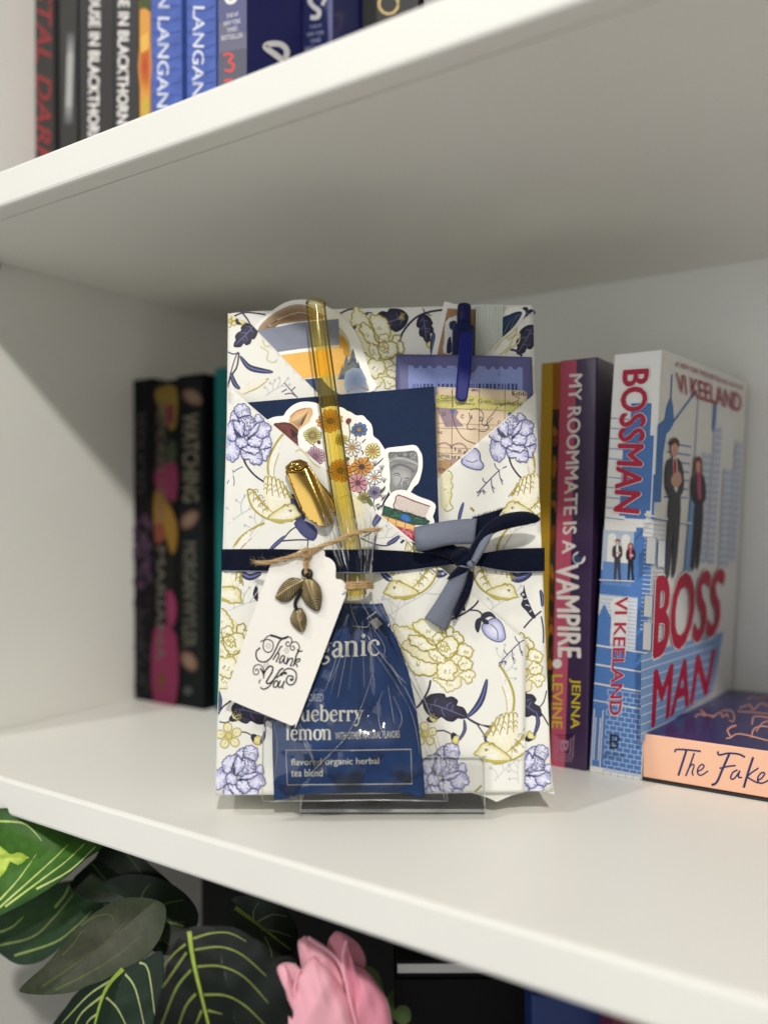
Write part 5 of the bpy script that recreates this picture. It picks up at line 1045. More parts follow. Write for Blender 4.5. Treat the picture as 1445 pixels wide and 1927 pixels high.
sp = thing('gold_spoon', on(600, 960, 0.012), 'polished gold scoop with a rolled end beside the amber tube', 'spoon')
def Z1(x, y): return (400 + x / 4.188, 540 + y / 4.188)
def spoonh(x, y):
    u = (x - (540 + (y - 870) * 0.42) - 30) / 40
    return 3.4 * mm * math.cos(max(-1.5, min(1.5, u * 1.25))) - 0.9 * mm * smooth01((u - 0.05) / 0.12) + 0.6 * mm * math.sin((y - 880) * 0.03)
sheet('bowl', [Z1(*p) for p in crom([(578, 1450), (640, 1415), (745, 1400), (790, 1450), (850, 1540), (920, 1620), (958, 1690), (966, 1770), (945, 1860), (880, 1895), (800, 1860), (735, 1810), (690, 1735), (650, 1640), (615, 1540)], True, 3)], GPL, lambda x, y: 10.2 * mm + spoonh(x, y), gold, sp, 0.0006, 3.5)
tube('rolled_end', [on(*Z1(x, y), h) for x, y, h in ((585, 1440, 13.0 * mm), (640, 1420, 13.6 * mm), (700, 1405, 13.2 * mm), (742, 1402, 12.2 * mm))], [0.0016, 0.0029, 0.0028, 0.0014], gold, sp, 18)
spi = [(665 + (62 - i * 2.6) * math.cos(i * 0.5), 1432 + (30 - i * 1.3) * math.sin(i * 0.5)) for i in range(22)]
tube('roll_spiral', [on(*Z1(*p), 16.4 * mm) for p in spi], 0.00025, gold, sp, 6)
for rdg in ([(745, 1402), (800, 1480), (870, 1590), (940, 1690), (962, 1780)], [(580, 1455), (620, 1560), (660, 1660), (700, 1750)]):
    q = [Z1(*p) for p in crom(rdg, False, 4)]; tube('edge_fold', [on(x, y, 10.4 * mm + spoonh(x, y)) for x, y in q], 0.0004, gold, sp, 6)

# ================================================================ velvet ribbon and bow
vel = mat('navy_velvet', (20, 24, 42), rough=0.9, sheen=0.10, var=0.45, vscale=1500, bump=0.9, bscale=1800, spec=0.08)
gro = mat('grosgrain_back', (112, 118, 134), rough=0.55, var=0.10, vscale=300, wave=(520, 'X', 1.2), bump=0.35, spec=0.35, wavecol=0.09)
rib = thing('ribbon', on(870, 1052, 0.012), 'navy velvet ribbon tied in a bow round the wrapped gift', 'ribbon')
def hband(x, y): return max(hL(x, y) if x < 940 else 0, hR(x, y), 3.0 * mm) + 0.6 * mm + 10.2 * mm * math.exp(-((x - 664) / 52) ** 2) + 2.5 * mm * math.exp(-((x - 870) / 45) ** 2) + 0.55 * mm * math.sin((y - 1054) * 0.42) * math.exp(-((x - 870) / 75) ** 2) + 0.12 * mm * math.sin(x * 0.06) * math.sin(y * 0.1)
sheet('band', [(418, 1033.5), (500, 1033), (600, 1034.5), (700, 1033.5), (760, 1037), (800, 1041), (850, 1047), (885, 1049), (885, 1062), (850, 1062), (815, 1067), (760, 1074), (700, 1077.5), (600, 1076.5), (500, 1075), (418, 1074)], GPL, hband, [vel], rib, 0.0006, 8)
sheet('band', [(875, 1046), (905, 1042), (935, 1036), (970, 1032), (1023, 1031), (1023.5, 1075), (970, 1076), (935, 1072), (905, 1066), (875, 1062)], GPL, hband, [vel], rib, 0.0006, 8)
for x, a, b in ((418, 1033.5, 1074), (1023.2, 1031, 1075)):
    p0, p1 = on(x, a, 3.2 * mm), on(x, b, 3.2 * mm); o = mesh('band_side', [p0, p1, p1 - GPL.n * 0.034, p0 - GPL.n * 0.034], [(0, 1, 2, 3)], vel, rib); mod_solid(o, 0.0006, 0)
def rs_edge(pts, h):   # woven selvedge line
    tube('selvedge', [on(x, y, h(x, y) + 0.0003) for x, y in crom(pts, False, 8)], 0.00028, gro, rib, 6)
rs_edge([(419, 1074.3), (500, 1075.3), (600, 1077), (700, 1078), (760, 1074.5), (815, 1067.5)], hband); rs_edge([(905, 1066.5), (935, 1072.5), (970, 1076.5), (1023, 1075.5)], hband)
def strip(name, pairs, mats, sub=6, wav=0.0):
    P = crom([(*a, *b) for a, b in pairs], False, sub); vs_ = []; fs = []; nw = 6
    for i, q in enumerate(P):
        for j in range(nw + 1):
            t_ = j / nw; x, y, h = (q[0] + (q[3] - q[0]) * t_, q[1] + (q[4] - q[1]) * t_, q[2] + (q[5] - q[2]) * t_)
            vs_.append(on(x, y, (h + 1.7 * math.sin(t_ * math.pi) + 0.35 * math.sin(t_ * 7 + i * 0.22)) * mm))
    for i in range(len(P) - 1):
        for j in range(nw): a = i * (nw + 1) + j; fs.append((a, a + 1, a + nw + 2, a + nw + 1))
    o = mesh(name, vs_, fs, mats, rib, True); s_ = mod_solid(o, 0.0005, 0).modifiers[0]; s_.material_offset = 1; s_.material_offset_rim = 1
    return o
strip('tail', [((888, 975, 9), (947, 957, 10)), ((892, 992, 10), (934, 978, 10.5)), ((893, 1014, 10.5), (918, 1002, 11)), ((886, 1036, 11.5), (902, 1034, 11.5)), ((876, 1046, 12), (890, 1052, 12))], [vel, vel])
strip('loop', [((897, 976, 11.5), (892, 1024, 12.5)), ((852, 979, 15), (848, 1025, 15.4)), ((805, 987, 16.8), (806, 1034, 17)), ((785, 991.5, 15.8), (788, 1036, 15.8)), ((779.5, 993.5, 13.8), (783.5, 1037, 13.8)), ((786, 996, 11.8), (790, 1038, 11.8)), ((820, 1010, 11.2), (825, 1044, 11.2)), ((862, 1030, 11), (864, 1058, 11))], [vel, gro])
strip('loop', [((878, 1042, 12), (888, 1064, 13)), ((896, 1012, 13.5), (907, 1024, 14.5)), ((918, 984, 15), (930, 1003, 15.5)), ((948, 968, 16), (962, 993, 16)), ((985, 963, 15.5), (992, 987, 15.5)), ((1008, 969, 14), (1008, 983, 14)), ((1016, 977, 12), (1014, 979, 12))], [vel, gro])
strip('loop_underside', [((911, 1000, 13.6), (928, 1004, 15.8)), ((903, 1015, 14.2), (918, 1022, 15.8)), ((896, 1034, 14.8), (907, 1042, 15.6)), ((886, 1055, 15.4), (896, 1060, 15.4))], [gro, gro])
strip('tail', [((864, 1062, 13.5), (889, 1070, 13.5)), ((849, 1082, 13), (881, 1078, 12.5)), ((836, 1105, 11.5), (872, 1108, 11)), ((818, 1135, 9), (856, 1148, 8.5)), ((799, 1163, 6.5), (838, 1188, 6))], [vel, gro])
strip('tail_fold', [((882, 1072, 12.2), (890, 1076, 12.6)), ((878, 1090, 11), (889, 1098, 11.4)), ((868, 1118, 9.6), (880, 1126, 10)), ((854, 1158, 8), (858, 1166, 8))], [vel, vel])
strip('tail_fold', [((862, 1066, 14.2), (884, 1070, 14.4)), ((850, 1078, 13.8), (872, 1078, 14)), ((841, 1090, 13), (852, 1086, 13.6))], [vel, vel])
puff('knot', [(848, 1036), (862, 1028), (878, 1030), (890, 1038), (894, 1050), (890, 1064), (878, 1072), (862, 1068), (852, 1058), (845, 1046)], GPL, 10.5 * mm, 5.5 * mm, vel, rib, hf=lambda x, y: 0.8 * mm * math.sin(x * 0.2 + y * 0.3))
puff('knot_fold', [(876, 1056), (886, 1053), (896, 1058), (891, 1068), (880, 1068)], GPL, 13.5 * mm, 2.4 * mm, gro, rib)
fz = []; ff = []
for q in range(150):   # cut pile along the raw end
    x = random.uniform(889, 948); y = 975 - (x - 888) * 0.305; a = on(x, y + 1, 10 * mm); b = on(x + random.uniform(-3, 4), y - random.uniform(2, 6), 10.3 * mm); i = len(fz); d = RT * 0.00008
    fz += [a - d, a + d, b]; ff.append((i, i + 1, i + 2))
o = mesh('frayed_end', fz, ff, vel, rib); tag(o, kind='stuff')

# ================================================================ cellophane bag
film = clear_mat('cellophane', (0.995, 0.995, 0.99), ior=1.42, rough=0.10, bump=0.5, bscale=120)
crz = clear_mat('cellophane_crease', (0.96, 0.965, 0.97), ior=2.4, rough=0.2, haze=0.26, hazecol=(0.95, 0.96, 0.98))
bag = thing('cellophane_bag', on(665, 1508, 0.006), 'clear crinkled cellophane bag gathered round the tea sachet', 'bag')
def hC(x, y):
    a = math.atan2(x - 680, y - 1080); r = math.hypot(x - 680, y - 1080)
    g = min(1, r / 120) * (1 - 0.6 * smooth01((r - 220) / 180))
    f = (1.5 * (abs(math.sin(a * 7 + 0.6 * math.sin(r * 0.014))) - 0.5) + 0.9 * (abs(math.sin(a * 13.3 + 1.1 + r * 0.006)) - 0.5) + 0.35 * abs(math.sin(a * 29 + 0.5))) * mm * g
    f += (0.9 * abs(math.sin(x * 0.031 + y * 0.022 + 0.8 * math.sin(y * 0.013))) + 0.7 * abs(math.sin(x * 0.024 - y * 0.036))) * mm * smooth01((r - 140) / 120)
    neck = 7.5 * mm * (1 - smooth01((y - 1105) / 90))
    return max(hP(x, y), hL(x, y) + 2.2 * mm + 1.6 * mm * smooth01((y - 1380) / 60)) + 1.5 * mm + f + neck
BAG = [(642, 1112), (670, 1109), (700, 1112), (714, 1134), (738, 1180), (764, 1240), (790, 1295), (812, 1350), (826, 1400), (836, 1450), (842, 1508), (720, 1505), (600, 1507), (494, 1508), (494, 1440), (496, 1360), (505, 1300), (530, 1240), (570, 1190), (615, 1150)]
sheet('film', BAG, GPL, hC, film, bag, 0, 4, smooth=True)
def crease(pts, r=0.00022, dh=0.0002, m=None, nm='crease'):
    tube(nm, [on(x, y, hC(x, y) + dh) for x, y in crom(pts, False, 6)], [r * (0.35 + 0.65 * math.sin(math.pi * (i + 0.5) / ((len(pts) - 1) * 6 + 1))) for i in range((len(pts) - 1) * 6 + 1)], m or crz, bag, 5)
for c_ in ([(842, 1508), (720, 1505.5), (600, 1507), (494, 1508)], [(494, 1508), (494, 1440), (496, 1362)], [(842, 1508), (836, 1450), (826, 1400), (812, 1350)], [(712, 1134), (738, 1182), (764, 1240), (790, 1296), (812, 1350)]):
    crease(c_, 0.00022, nm='film_edge')
for c_ in ([(656, 1110), (662, 1150), (680, 1190), (708, 1232), (735, 1272), (770, 1330)], [(694, 1112), (704, 1140), (718, 1160)], [(664, 1178), (690, 1180), (694, 1172)], [(700, 1180), (718, 1205), (724, 1225), (716, 1245)], [(690, 1195), (712, 1225), (740, 1262), (758, 1292)], [(735, 1250), (748, 1270), (764, 1286)], [(716, 1228), (728, 1238)],
        [(648, 1212), (636, 1250), (622, 1282)], [(640, 1205), (628, 1255), (612, 1300)], [(700, 1270), (684, 1320), (660, 1372), (640, 1400), (606, 1432)], [(720, 1300), (712, 1330), (716, 1370), (738, 1390)], [(730, 1290), (738, 1340), (742, 1362)], [(740, 1310), (756, 1350), (748, 1376)], [(560, 1365), (574, 1400), (588, 1428), (592, 1446)], [(564, 1362), (580, 1402), (590, 1430)], [(622, 1420), (600, 1440), (580, 1462)],
        [(770, 1330), (782, 1370), (790, 1420)], [(818, 1392), (826, 1440), (836, 1500)], [(760, 1290), (790, 1350), (812, 1390)], [(672, 1118), (690, 1150), (716, 1190)], [(520, 1300), (540, 1350), (560, 1420)], [(510, 1340), (522, 1400), (516, 1470)], [(800, 1380), (812, 1420), (826, 1470), (838, 1506)]):
    crease(c_, random.uniform(0.00008, 0.00018))
for q in range(12):
    a = random.uniform(-0.9, 0.75); r0 = random.uniform(50, 150); r1 = r0 + random.uniform(30, 130)
    crease([(680 + math.sin(a) * r_ * 0.8, 1085 + math.cos(a) * r_) for r_ in (r0, (r0 + r1) / 2, r1)], random.uniform(0.00005, 0.00011))
# gathered neck above the tie
def neck(x0, x1, x2, x3, y0, y1, h, ph, amp):
    vs_ = []; fs = []; nu, nv = 26, 14
    for j in range(nv + 1):
        v = j / nv; y = y0 + (y1 - y0) * v
        for i in range(nu + 1):
            u = i / nu; x = (x0 + (x1 - x0) * u) * (1 - v) + (x2 + (x3 - x2) * u) * v
            yy = y + (8 * math.sin(u * 9 + ph) + 5 * math.sin(u * 23 + ph * 2)) * (1 - v) ** 2
            vs_.append(on(x, yy, (h + amp * math.sin(u * 20 + ph + v * 1.5) + 0.5 * amp * math.sin(u * 43 + ph * 3)) * mm))
    for j in range(nv):
        for i in range(nu): a = j * (nu + 1) + i; fs.append((a, a + 1, a + nu + 2, a + nu + 1))
    return mesh('gathered_film', vs_, fs, film, bag, True)
for a in ((592, 700, 640, 700, 952, 1078, 17.0, 0.3, 0.5), (612, 716, 646, 698, 968, 1078, 17.6, 1.9, 0.6), (604, 662, 642, 680, 985, 1078, 16.4, 3.1, 0.5), (640, 700, 636, 706, 1070, 1112, 16.8, 0.9, 0.6)): neck(*a)
for q in range(34):
    u = random.random(); xt = 604 + 108 * u; xb = 642 + 56 * u; v0 = random.uniform(0.0, 0.5); v1 = v0 + random.uniform(0.2, 0.5)
    pp = [(xt + (xb - xt) * v + random.uniform(-2, 2), 962 + (1076 - 962) * v, (18.2 + random.uniform(-0.6, 0.3)) * mm) for v in (v0, (v0 + v1) / 2, min(v1, 1))]
    tube('crease', [on(*p) for p in crom(pp, False, 4)], random.uniform(0.00006, 0.00016), crz, bag, 5)
# ================================================================ twine
jute = mat('jute', (188, 158, 116), rough=0.9, var=0.3, vscale=1200, spec=0.1)
def twine(name, pts, r, parent, turns=1.0, hair=40):
    P = [on(*p) for p in crom(pts, False, 8)]
    L = 0.0; ls = [0.0]
    for a, b in zip(P, P[1:]): L += (b - a).length; ls.append(L)
    for s_ in range(3):
        Q = []
        for i, p in enumerate(P):
            t_ = (P[min(i + 1, len(P) - 1)] - P[max(i - 1, 0)]).normalized(); u = t_.cross(GPL.n).normalized(); v = t_.cross(u)
            an = ls[i] / (r * 7) * turns * 2 + s_ * 2.094; Q.append(p + (u * math.cos(an) + v * math.sin(an)) * r * 0.55)
        tube(name, Q, r * 0.6, jute, parent, 6)
    vs_ = []; fs = []
    for q in range(hair):
        i = random.randrange(len(P) - 1); a = P[i] + (P[i + 1] - P[i]) * random.random(); d = (P[i + 1] - P[i]).normalized() * random.uniform(-1, 1) + GPL.n * random.uniform(0.0, 0.5) + RT * random.uniform(-.6, .6) + UP * random.uniform(-.7, .7)
        L_ = random.uniform(0.0015, 0.006); b = a + d.normalized() * L_ * 0.5; c = b + (d + V((random.uniform(-.6, .6), random.uniform(-.6, .6), random.uniform(-.6, .6)))).normalized() * L_ * 0.5; w_ = d.cross(GPL.n).normalized() * 0.00004; n = len(vs_)
        vs_ += [a - w_, a + w_, b + w_, b - w_, c]; fs += [(n, n + 1, n + 2, n + 3), (n + 3, n + 2, n + 4)]
    tag(mesh('loose_fibre', vs_, fs, jute, parent), kind='stuff')
for y in (1098, 1102.5, 1107): twine('tie_strand', [(641, y + 2, 14 * mm), (650, y, 18.2 * mm), (670, y - 1, 19.4 * mm), (690, y - 2, 18.2 * mm), (701, y - 1, 14 * mm)], 0.0006, bag, hair=26)

# ================================================================ gift tag, charm, string
def hG(x, y): return (20.3 - (y - 1030) * 0.0265 + (x - 560) * 0.004) * mm
gt = thing('gift_tag', on(490, 1340, 0.012), 'white scalloped gift tag reading Thank You, hung across the ribbon', 'gift tag')
TAG = [(510, 1063), (516, 1058), (527, 1056), (538, 1057), (545, 1050), (552, 1043), (566, 1035), (581, 1029), (595, 1026), (606, 1030), (611, 1039), (612, 1047), (621, 1051), (629, 1059), (632, 1070), (632, 1088), (642, 1091), (649, 1097), (653, 1104), (652, 1115), (648, 1127), (563, 1352), (556, 1362), (548, 1365), (538, 1361), (434, 1318), (427, 1310), (427, 1299), (506, 1072)]
tagm = mat('tag_card', (240, 236, 228), rough=0.65, var=0.02, vscale=60, bump=0.05, bscale=700)
card = sheet('card', crom(TAG, True, 3), GPL, hG, tagm, gt, 0.0006, 400, smooth=False)
k = Ink(GPL, hG, base=1.2e-4, sub=12); BK = (38, 38, 44)
def Z5(x, y): return (440 + x / 5.352, 1020 + y / 5.352)
k.tf = Z5
for pts, wd in (([(268, 1005), (300, 990), (350, 982), (390, 1005), (398, 1050), (380, 1095), (345, 1112), (308, 1090), (296, 1045), (308, 990), (335, 955), (370, 938)], 1.9), ([(370, 938), (430, 955), (480, 972), (520, 965), (548, 952)], 4.2), ([(490, 972), (455, 1010), (425, 1075), (385, 1150), (340, 1195), (290, 1208), (245, 1190), (226, 1150), (230, 1100), (262, 1065)], 2.6),
        ([(545, 952), (575, 965), (585, 1000), (570, 1035), (545, 1050), (526, 1035), (530, 1010), (550, 1005), (556, 1020)], 1.8), ([(570, 1050), (580, 1018), (620, 1005), (652, 1030), (660, 1070), (640, 1110)], 1.9), ([(570, 1050), (575, 1080), (598, 1090), (612, 1068), (600, 1048), (588, 1056)], 1.7), ([(640, 1080), (655, 1098), (692, 1098)], 2.4), ([(655, 1098), (635, 1130), (625, 1160), (612, 1215), (598, 1250)], 2.8),
        ([(490, 1048), (470, 1060), (450, 1100), (395, 1185)], 2.4), ([(400, 1180), (430, 1130), (455, 1122), (450, 1160), (428, 1200), (440, 1205)], 2.2), ([(510, 1150), (490, 1145), (466, 1180), (462, 1215), (480, 1212), (505, 1175), (515, 1148), (505, 1195), (510, 1222), (525, 1215)], 2.3), ([(548, 1160), (528, 1235)], 2.4), ([(530, 1230), (560, 1180), (590, 1172), (590, 1200), (570, 1245), (585, 1245)], 2.3), ([(668, 1175), (640, 1180), (612, 1215), (632, 1235), (640, 1260)], 2.4), ([(640, 1182), (665, 1175), (660, 1200), (625, 1212)], 2.0),
        ([(205, 1335), (196, 1290), (215, 1245), (260, 1235), (295, 1262), (302, 1300), (300, 1375)], 1.8), ([(205, 1330), (235, 1335), (252, 1310), (240, 1280), (222, 1285), (228, 1302)], 1.7), ([(268, 1270), (290, 1305), (305, 1350)], 3.0), ([(300, 1330), (330, 1280), (365, 1250), (392, 1262), (385, 1310), (350, 1370), (330, 1405), (340, 1425), (380, 1410), (430, 1345), (465, 1290), (500, 1272)], 2.8), ([(430, 1345), (390, 1410), (350, 1460), (300, 1482), (268, 1462)], 2.4), ([(275, 1385), (258, 1400), (258, 1425)], 1.8),
        ([(430, 1392), (405, 1420), (400, 1455), (425, 1462), (445, 1430), (440, 1398), (420, 1400)], 2.3), ([(470, 1395), (450, 1440), (455, 1465), (485, 1450), (510, 1400)], 2.4), ([(512, 1398), (490, 1455), (498, 1475)], 2.4), ([(430, 1370), (460, 1345), (495, 1340)], 2.4), ([(470, 1338), (500, 1318), (535, 1325)], 4.6), ([(500, 1300), (540, 1275), (590, 1282), (625, 1315), (630, 1370), (610, 1420), (575, 1440), (540, 1425), (530, 1385), (550, 1350), (585, 1350), (598, 1375), (585, 1395), (568, 1388)], 2.4)):
    k.stroke(pts, wd, BK, sm=5, taper=False)
for cx, cy in ((350, 1045), (532, 1092), (327, 1235)):
    for i in range(6): k.stroke([(cx + 22 * math.cos(i * 1.047) - 2, cy + 24 * math.sin(i * 1.047) - 3), (cx + 22 * math.cos(i * 1.047) + 3, cy + 24 * math.sin(i * 1.047) + 4)], 1.5, BK, sm=0)
    k.dot(cx, cy, 5, BK, n=6)
k.dot(577, 1384, 12, BK); k.dot(258, 1070, 9, BK); k.tf = None
k.build('tag_lettering', card)
brz = mat('aged_bronze', (196, 176, 132), rough=0.34, metal=0.85, var=0.3, vscale=350)
brd = mat('dark_bronze', (40, 36, 31), rough=0.45, metal=0.7, var=0.3, vscale=300)
ch = thing('leaf_charm', on(570, 1190, 0.018), 'dark bronze charm of three ribbed leaves hanging on the tag', 'charm')
def inside(p, poly):
    r = False; n = len(poly)
    for i in range(n):
        a, b = poly[i - 1], poly[i]
        if (a[1] > p[1]) != (b[1] > p[1]) and p[0] < (b[0] - a[0]) * (p[1] - a[1]) / (b[1] - a[1]) + a[0]: r = not r
    return r
def leaf_charm(outline, mid, nr):
    poly = crom([Z5(*p) for p in outline], True, 3); n = len(poly); cx = sum(p[0] for p in poly) / n; cy = sum(p[1] for p in poly) / n
    def hh(x, y):
        lo, hi = 0.0, 4.0
        for _ in range(14):
            m_ = (lo + hi) / 2
            if (x - cx) ** 2 + (y - cy) ** 2 < 1e-6: return hG(x, y) + 2.0 * mm
            if inside((cx + (x - cx) * m_, cy + (y - cy) * m_), poly): lo = m_
            else: hi = m_
        s_ = min(1, 1 / max(lo, 1e-3)); return hG(x, y) + 0.8 * mm + 1.3 * mm * max(0, 1 - s_ * s_) ** 0.5
    lf = puff('leaf', [Z5(*p) for p in outline], GPL, 0.8 * mm, 1.3 * mm, brd, ch, hf=hG)
    prism('leaf_back', poly, GPL, hG(cx, cy) + 0.3 * mm, hG(cx, cy) + 0.85 * mm, brd, ch)
    M_ = crom([Z5(*p) for p in mid], False, 8)
    tube('midrib', [on(x, y, hh(x, y) + 0.15 * mm) for x, y in M_], 0.00045, brz, lf, 6)
    for i in range(nr):
        t_ = 0.04 + 0.9 * i / (nr - 1); f = t_ * (len(M_) - 1); a = int(f); p = M_[a]; q = M_[min(a + 1, len(M_) - 1)]
        p = (p[0] + (q[0] - p[0]) * (f - a), p[1] + (q[1] - p[1]) * (f - a)); T_ = (M_[-1][0] - M_[0][0], M_[-1][1] - M_[0][1]); L = math.hypot(*T_); T_ = (T_[0] / L, T_[1] / L)
        for sd in (-1, 1):
            an = sd * 1.08; d = (T_[0] * math.cos(an) - T_[1] * math.sin(an), T_[0] * math.sin(an) + T_[1] * math.cos(an)); pts = [p]; s_ = 1.5
            while s_ < 40 and inside((p[0] + d[0] * s_, p[1] + d[1] * s_), poly): pts.append((p[0] + d[0] * s_ + T_[0] * s_ * s_ * 0.008, p[1] + d[1] * s_ + T_[1] * s_ * s_ * 0.008)); s_ += 1.5
            if len(pts) > 2: tube('rib', [on(x, y, hh(x, y) + 0.1 * mm) for x, y in pts], 0.00024, brz, lf, 5)
leaf_charm([(420, 555), (450, 480), (500, 410), (560, 365), (620, 360), (680, 375), (715, 375), (690, 440), (640, 510), (590, 565), (540, 600), (480, 600), (440, 580)], [(712, 376), (560, 462), (422, 552)], 15)
leaf_charm([(725, 365), (780, 360), (830, 400), (870, 450), (888, 530), (885, 610), (870, 670), (850, 695), (810, 690), (740, 640), (690, 560), (668, 490), (690, 430), (710, 385)], [(726, 370), (770, 500), (848, 694)], 16)
leaf_charm([(640, 670), (680, 665), (720, 720), (735, 780), (725, 850), (700, 905), (670, 905), (620, 870), (580, 820), (568, 770), (590, 710), (615, 680)], [(640, 670), (652, 780), (695, 902)], 12)
tube('twig', [on(*Z5(*p), hG(*Z5(*p)) + 1.6 * mm) for p in crom([(690, 470), (650, 545), (625, 590), (620, 640), (640, 690)], False, 5)], 0.0008, brd, ch, 8)
cxr, cyr = Z5(722, 308)
ring = [on(cxr + 5.4 * math.cos(a), cyr + 6.6 * math.sin(a), hG(cxr, cyr) + 1.8 * mm) for a in [i * math.pi / 10 for i in range(21)]]
tube('ring', ring, 0.00062, brd, ch, 8)
ring2 = [on(cxr + 7 + 4.6 * math.cos(a), cyr + 2 + 6.6 * math.sin(a), hG(cxr, cyr) + 1.0 * mm) for a in [i * math.pi / 10 for i in range(21)]]
tube('ring', ring2, 0.0006, brd, ch, 8)
tw = thing('twine', on(575, 1042, 0.021), 'natural jute twine knotted through the tag and charm', 'twine')
def tg(x, y, d=1.2): return (x, y, hG(x, y) + d * mm)
twine('strand', [(481, 1058, 19.5 * mm), (500, 1059, 20.5 * mm), (530, 1053, 21.5 * mm), tg(556, 1045), tg(575, 1040, 1.6), tg(600, 1030), (640, 1015, 21 * mm), (675, 1001, 20 * mm), (714, 996, 18.8 * mm)], 0.00092, tw, hair=110)
twine('strand', [tg(566, 1047, 1.4), tg(572, 1036, 2.6), tg(582, 1034, 2.6), tg(584, 1042, 2.4), tg(575, 1047, 2.2), tg(568, 1041, 2.0)], 0.0008, tw, hair=40)
twine('strand', [tg(576, 1044, 1.6), tg(574, 1058), tg(575, 1070, 2.2), tg(576, 1079, 2.6)], 0.0006, tw, hair=24)
twine('strand', [tg(580, 1044, 1.2), tg(579, 1058), tg(578, 1070, 1.4), tg(575, 1080, 0.9)], 0.0005, tw, hair=16)
vs_ = []; fs = []
for q in range(46):   # frayed ends
    ex = (714, 996, 18.8) if q % 2 else (481, 1058, 19.5); dx = random.uniform(4, 16) * (1 if q % 2 else -1); a = on(ex[0], ex[1] + random.uniform(-3, 3), ex[2] * mm); b = on(ex[0] + dx, ex[1] + random.uniform(-9, 9), (ex[2] + random.uniform(-1, 1)) * mm); n = len(vs_); d = UP * 0.00005; vs_ += [a - d, a + d, b]; fs.append((n, n + 1, n + 2))
tag(mesh('frayed_end', vs_, fs, jute, tw), kind='stuff')

# ================================================================ below the shelf: plant, rose, black block added for shade
def PB(d, tilt=0.0, turn=0.0):
    n = (-FH + V((0, 0, 1)) * tilt + _rt * turn); return Pl(CAM + FH * d + V((0, 0, -0.12)), n)
def Z6(x, y): return (x / 2.89, 1500 + y / 2.89)
lfm = mat('leaf_dark', (30, 52, 34), rough=0.42, var=0.25, vscale=60, spec=0.4, trans=0.0)
plant = thing('prayer_plant', (0.14, 0.06, -H - TH), 'prayer plant with dark leaves and lime veins under the shelf', 'plant')
stm = mat('plant_stem', (74, 96, 44), rough=0.5)
potm = mat('pot_ceramic', (60, 58, 56), rough=0.5)
pr = [(0.0, 0.0), (0.030, 0.0), (0.036, 0.06), (0.034, 0.06), (0.030, 0.052), (0.0, 0.052)]
vs_ = []; fs = []
for i, (r, z) in enumerate(pr):
    for j in range(24): a = j * math.pi / 12; vs_.append((0.14 + r * math.cos(a), 0.075 + r * math.sin(a), -H - TH + 0.0002 + z))
for i in range(len(pr) - 1):
    for j in range(24): fs.append((i * 24 + j, i * 24 + (j + 1) % 24, (i + 1) * 24 + (j + 1) % 24, (i + 1) * 24 + j))
mesh('pot', vs_, fs, potm, plant, True)
def pleaf(poly, pl, curve, base_c, cen_c, veins, side_c=(150, 168, 96), mid=None, mid_c=(176, 196, 84), patches=(), axis=None):
    poly = [Z6(*p) for p in crom(poly, True, 3)]
    cx = sum(p[0] for p in poly) / len(poly); cy = sum(p[1] for p in poly) / len(poly)
    ax = axis or 0.6
    def hf(x, y):
        u = ((x - cx) * math.sin(ax) - (y - cy) * math.cos(ax)) / 90.0; v = ((x - cx) * math.cos(ax) + (y - cy) * math.sin(ax)) / 160.0
        return curve * (abs(u) * 1.2 - v * v * 1.2) * 0.01 + 0.0006 * math.sin(v * 9 + abs(u) * 4)
    lf = sheet('leaf', poly, pl, hf, lfm, plant, 0.0005, 8)
    k = Ink(pl, hf, base=2e-4, dh=1.2e-5, sub=7)
    k.fill(poly, base_c, cen_c)
    for pts, c, cc in patches: k.fill([Z6(*p) for p in pts], c, cc, sm=3)
    for pts in veins: k.stroke([Z6(*p) for p in pts], lambda t: 4.6 - 3.4 * t, side_c, sm=5)
    if mid: k.stroke([Z6(*p) for p in mid], lambda t: 8.5 - 5.5 * t, mid_c, sm=5)
    k.build('vein_pattern', lf, INKGLOSS)
    return lf
DG, DK = (26, 46, 32), (16, 26, 20)
pleaf([(560, 470), (700, 420), (860, 440), (1000, 520), (1080, 640), (1040, 760), (940, 860), (800, 820), (660, 700), (560, 580)], PB(0.43, 0.4), 0.5, (16, 28, 16), (24, 42, 18), [[(820, 640), (900, 580), (1000, 560)], [(800, 660), (900, 680), (1010, 680)], [(780, 660), (840, 740), (920, 800)], [(740, 620), (680, 560), (620, 540)], [(760, 600), (780, 520), (820, 470)]], (78, 98, 40), mid=[(600, 560), (760, 640), (1000, 700)], mid_c=(96, 118, 40), axis=0.4)
pleaf([(1250, 560), (1400, 540), (1540, 600), (1620, 720), (1600, 860), (1500, 900), (1360, 820), (1270, 700)], PB(0.385, 0.4), 0.5, (14, 22, 15), (20, 34, 18), [[(1400, 680), (1480, 640), (1560, 650)], [(1420, 720), (1500, 730), (1590, 760)], [(1380, 680), (1380, 620), (1410, 570)], [(1440, 760), (1470, 820), (1480, 870)]], (80, 96, 40), mid=[(1280, 600), (1400, 690), (1580, 830)], mid_c=(96, 112, 44), axis=0.7)
pleaf([(1480, 900), (1600, 860), (1760, 900), (1850, 1020), (1860, 1200), (1800, 1320), (1560, 1320), (1500, 1100)], PB(0.375, 0.35), 0.5, (12, 20, 13), (18, 30, 16), [[(1620, 980), (1700, 960), (1790, 1000)], [(1640, 1060), (1740, 1060), (1830, 1120)], [(1600, 980), (1560, 1030), (1530, 1090)]], (70, 84, 36), mid=[(1600, 900), (1640, 1080), (1700, 1300)], mid_c=(86, 100, 40), axis=1.3)
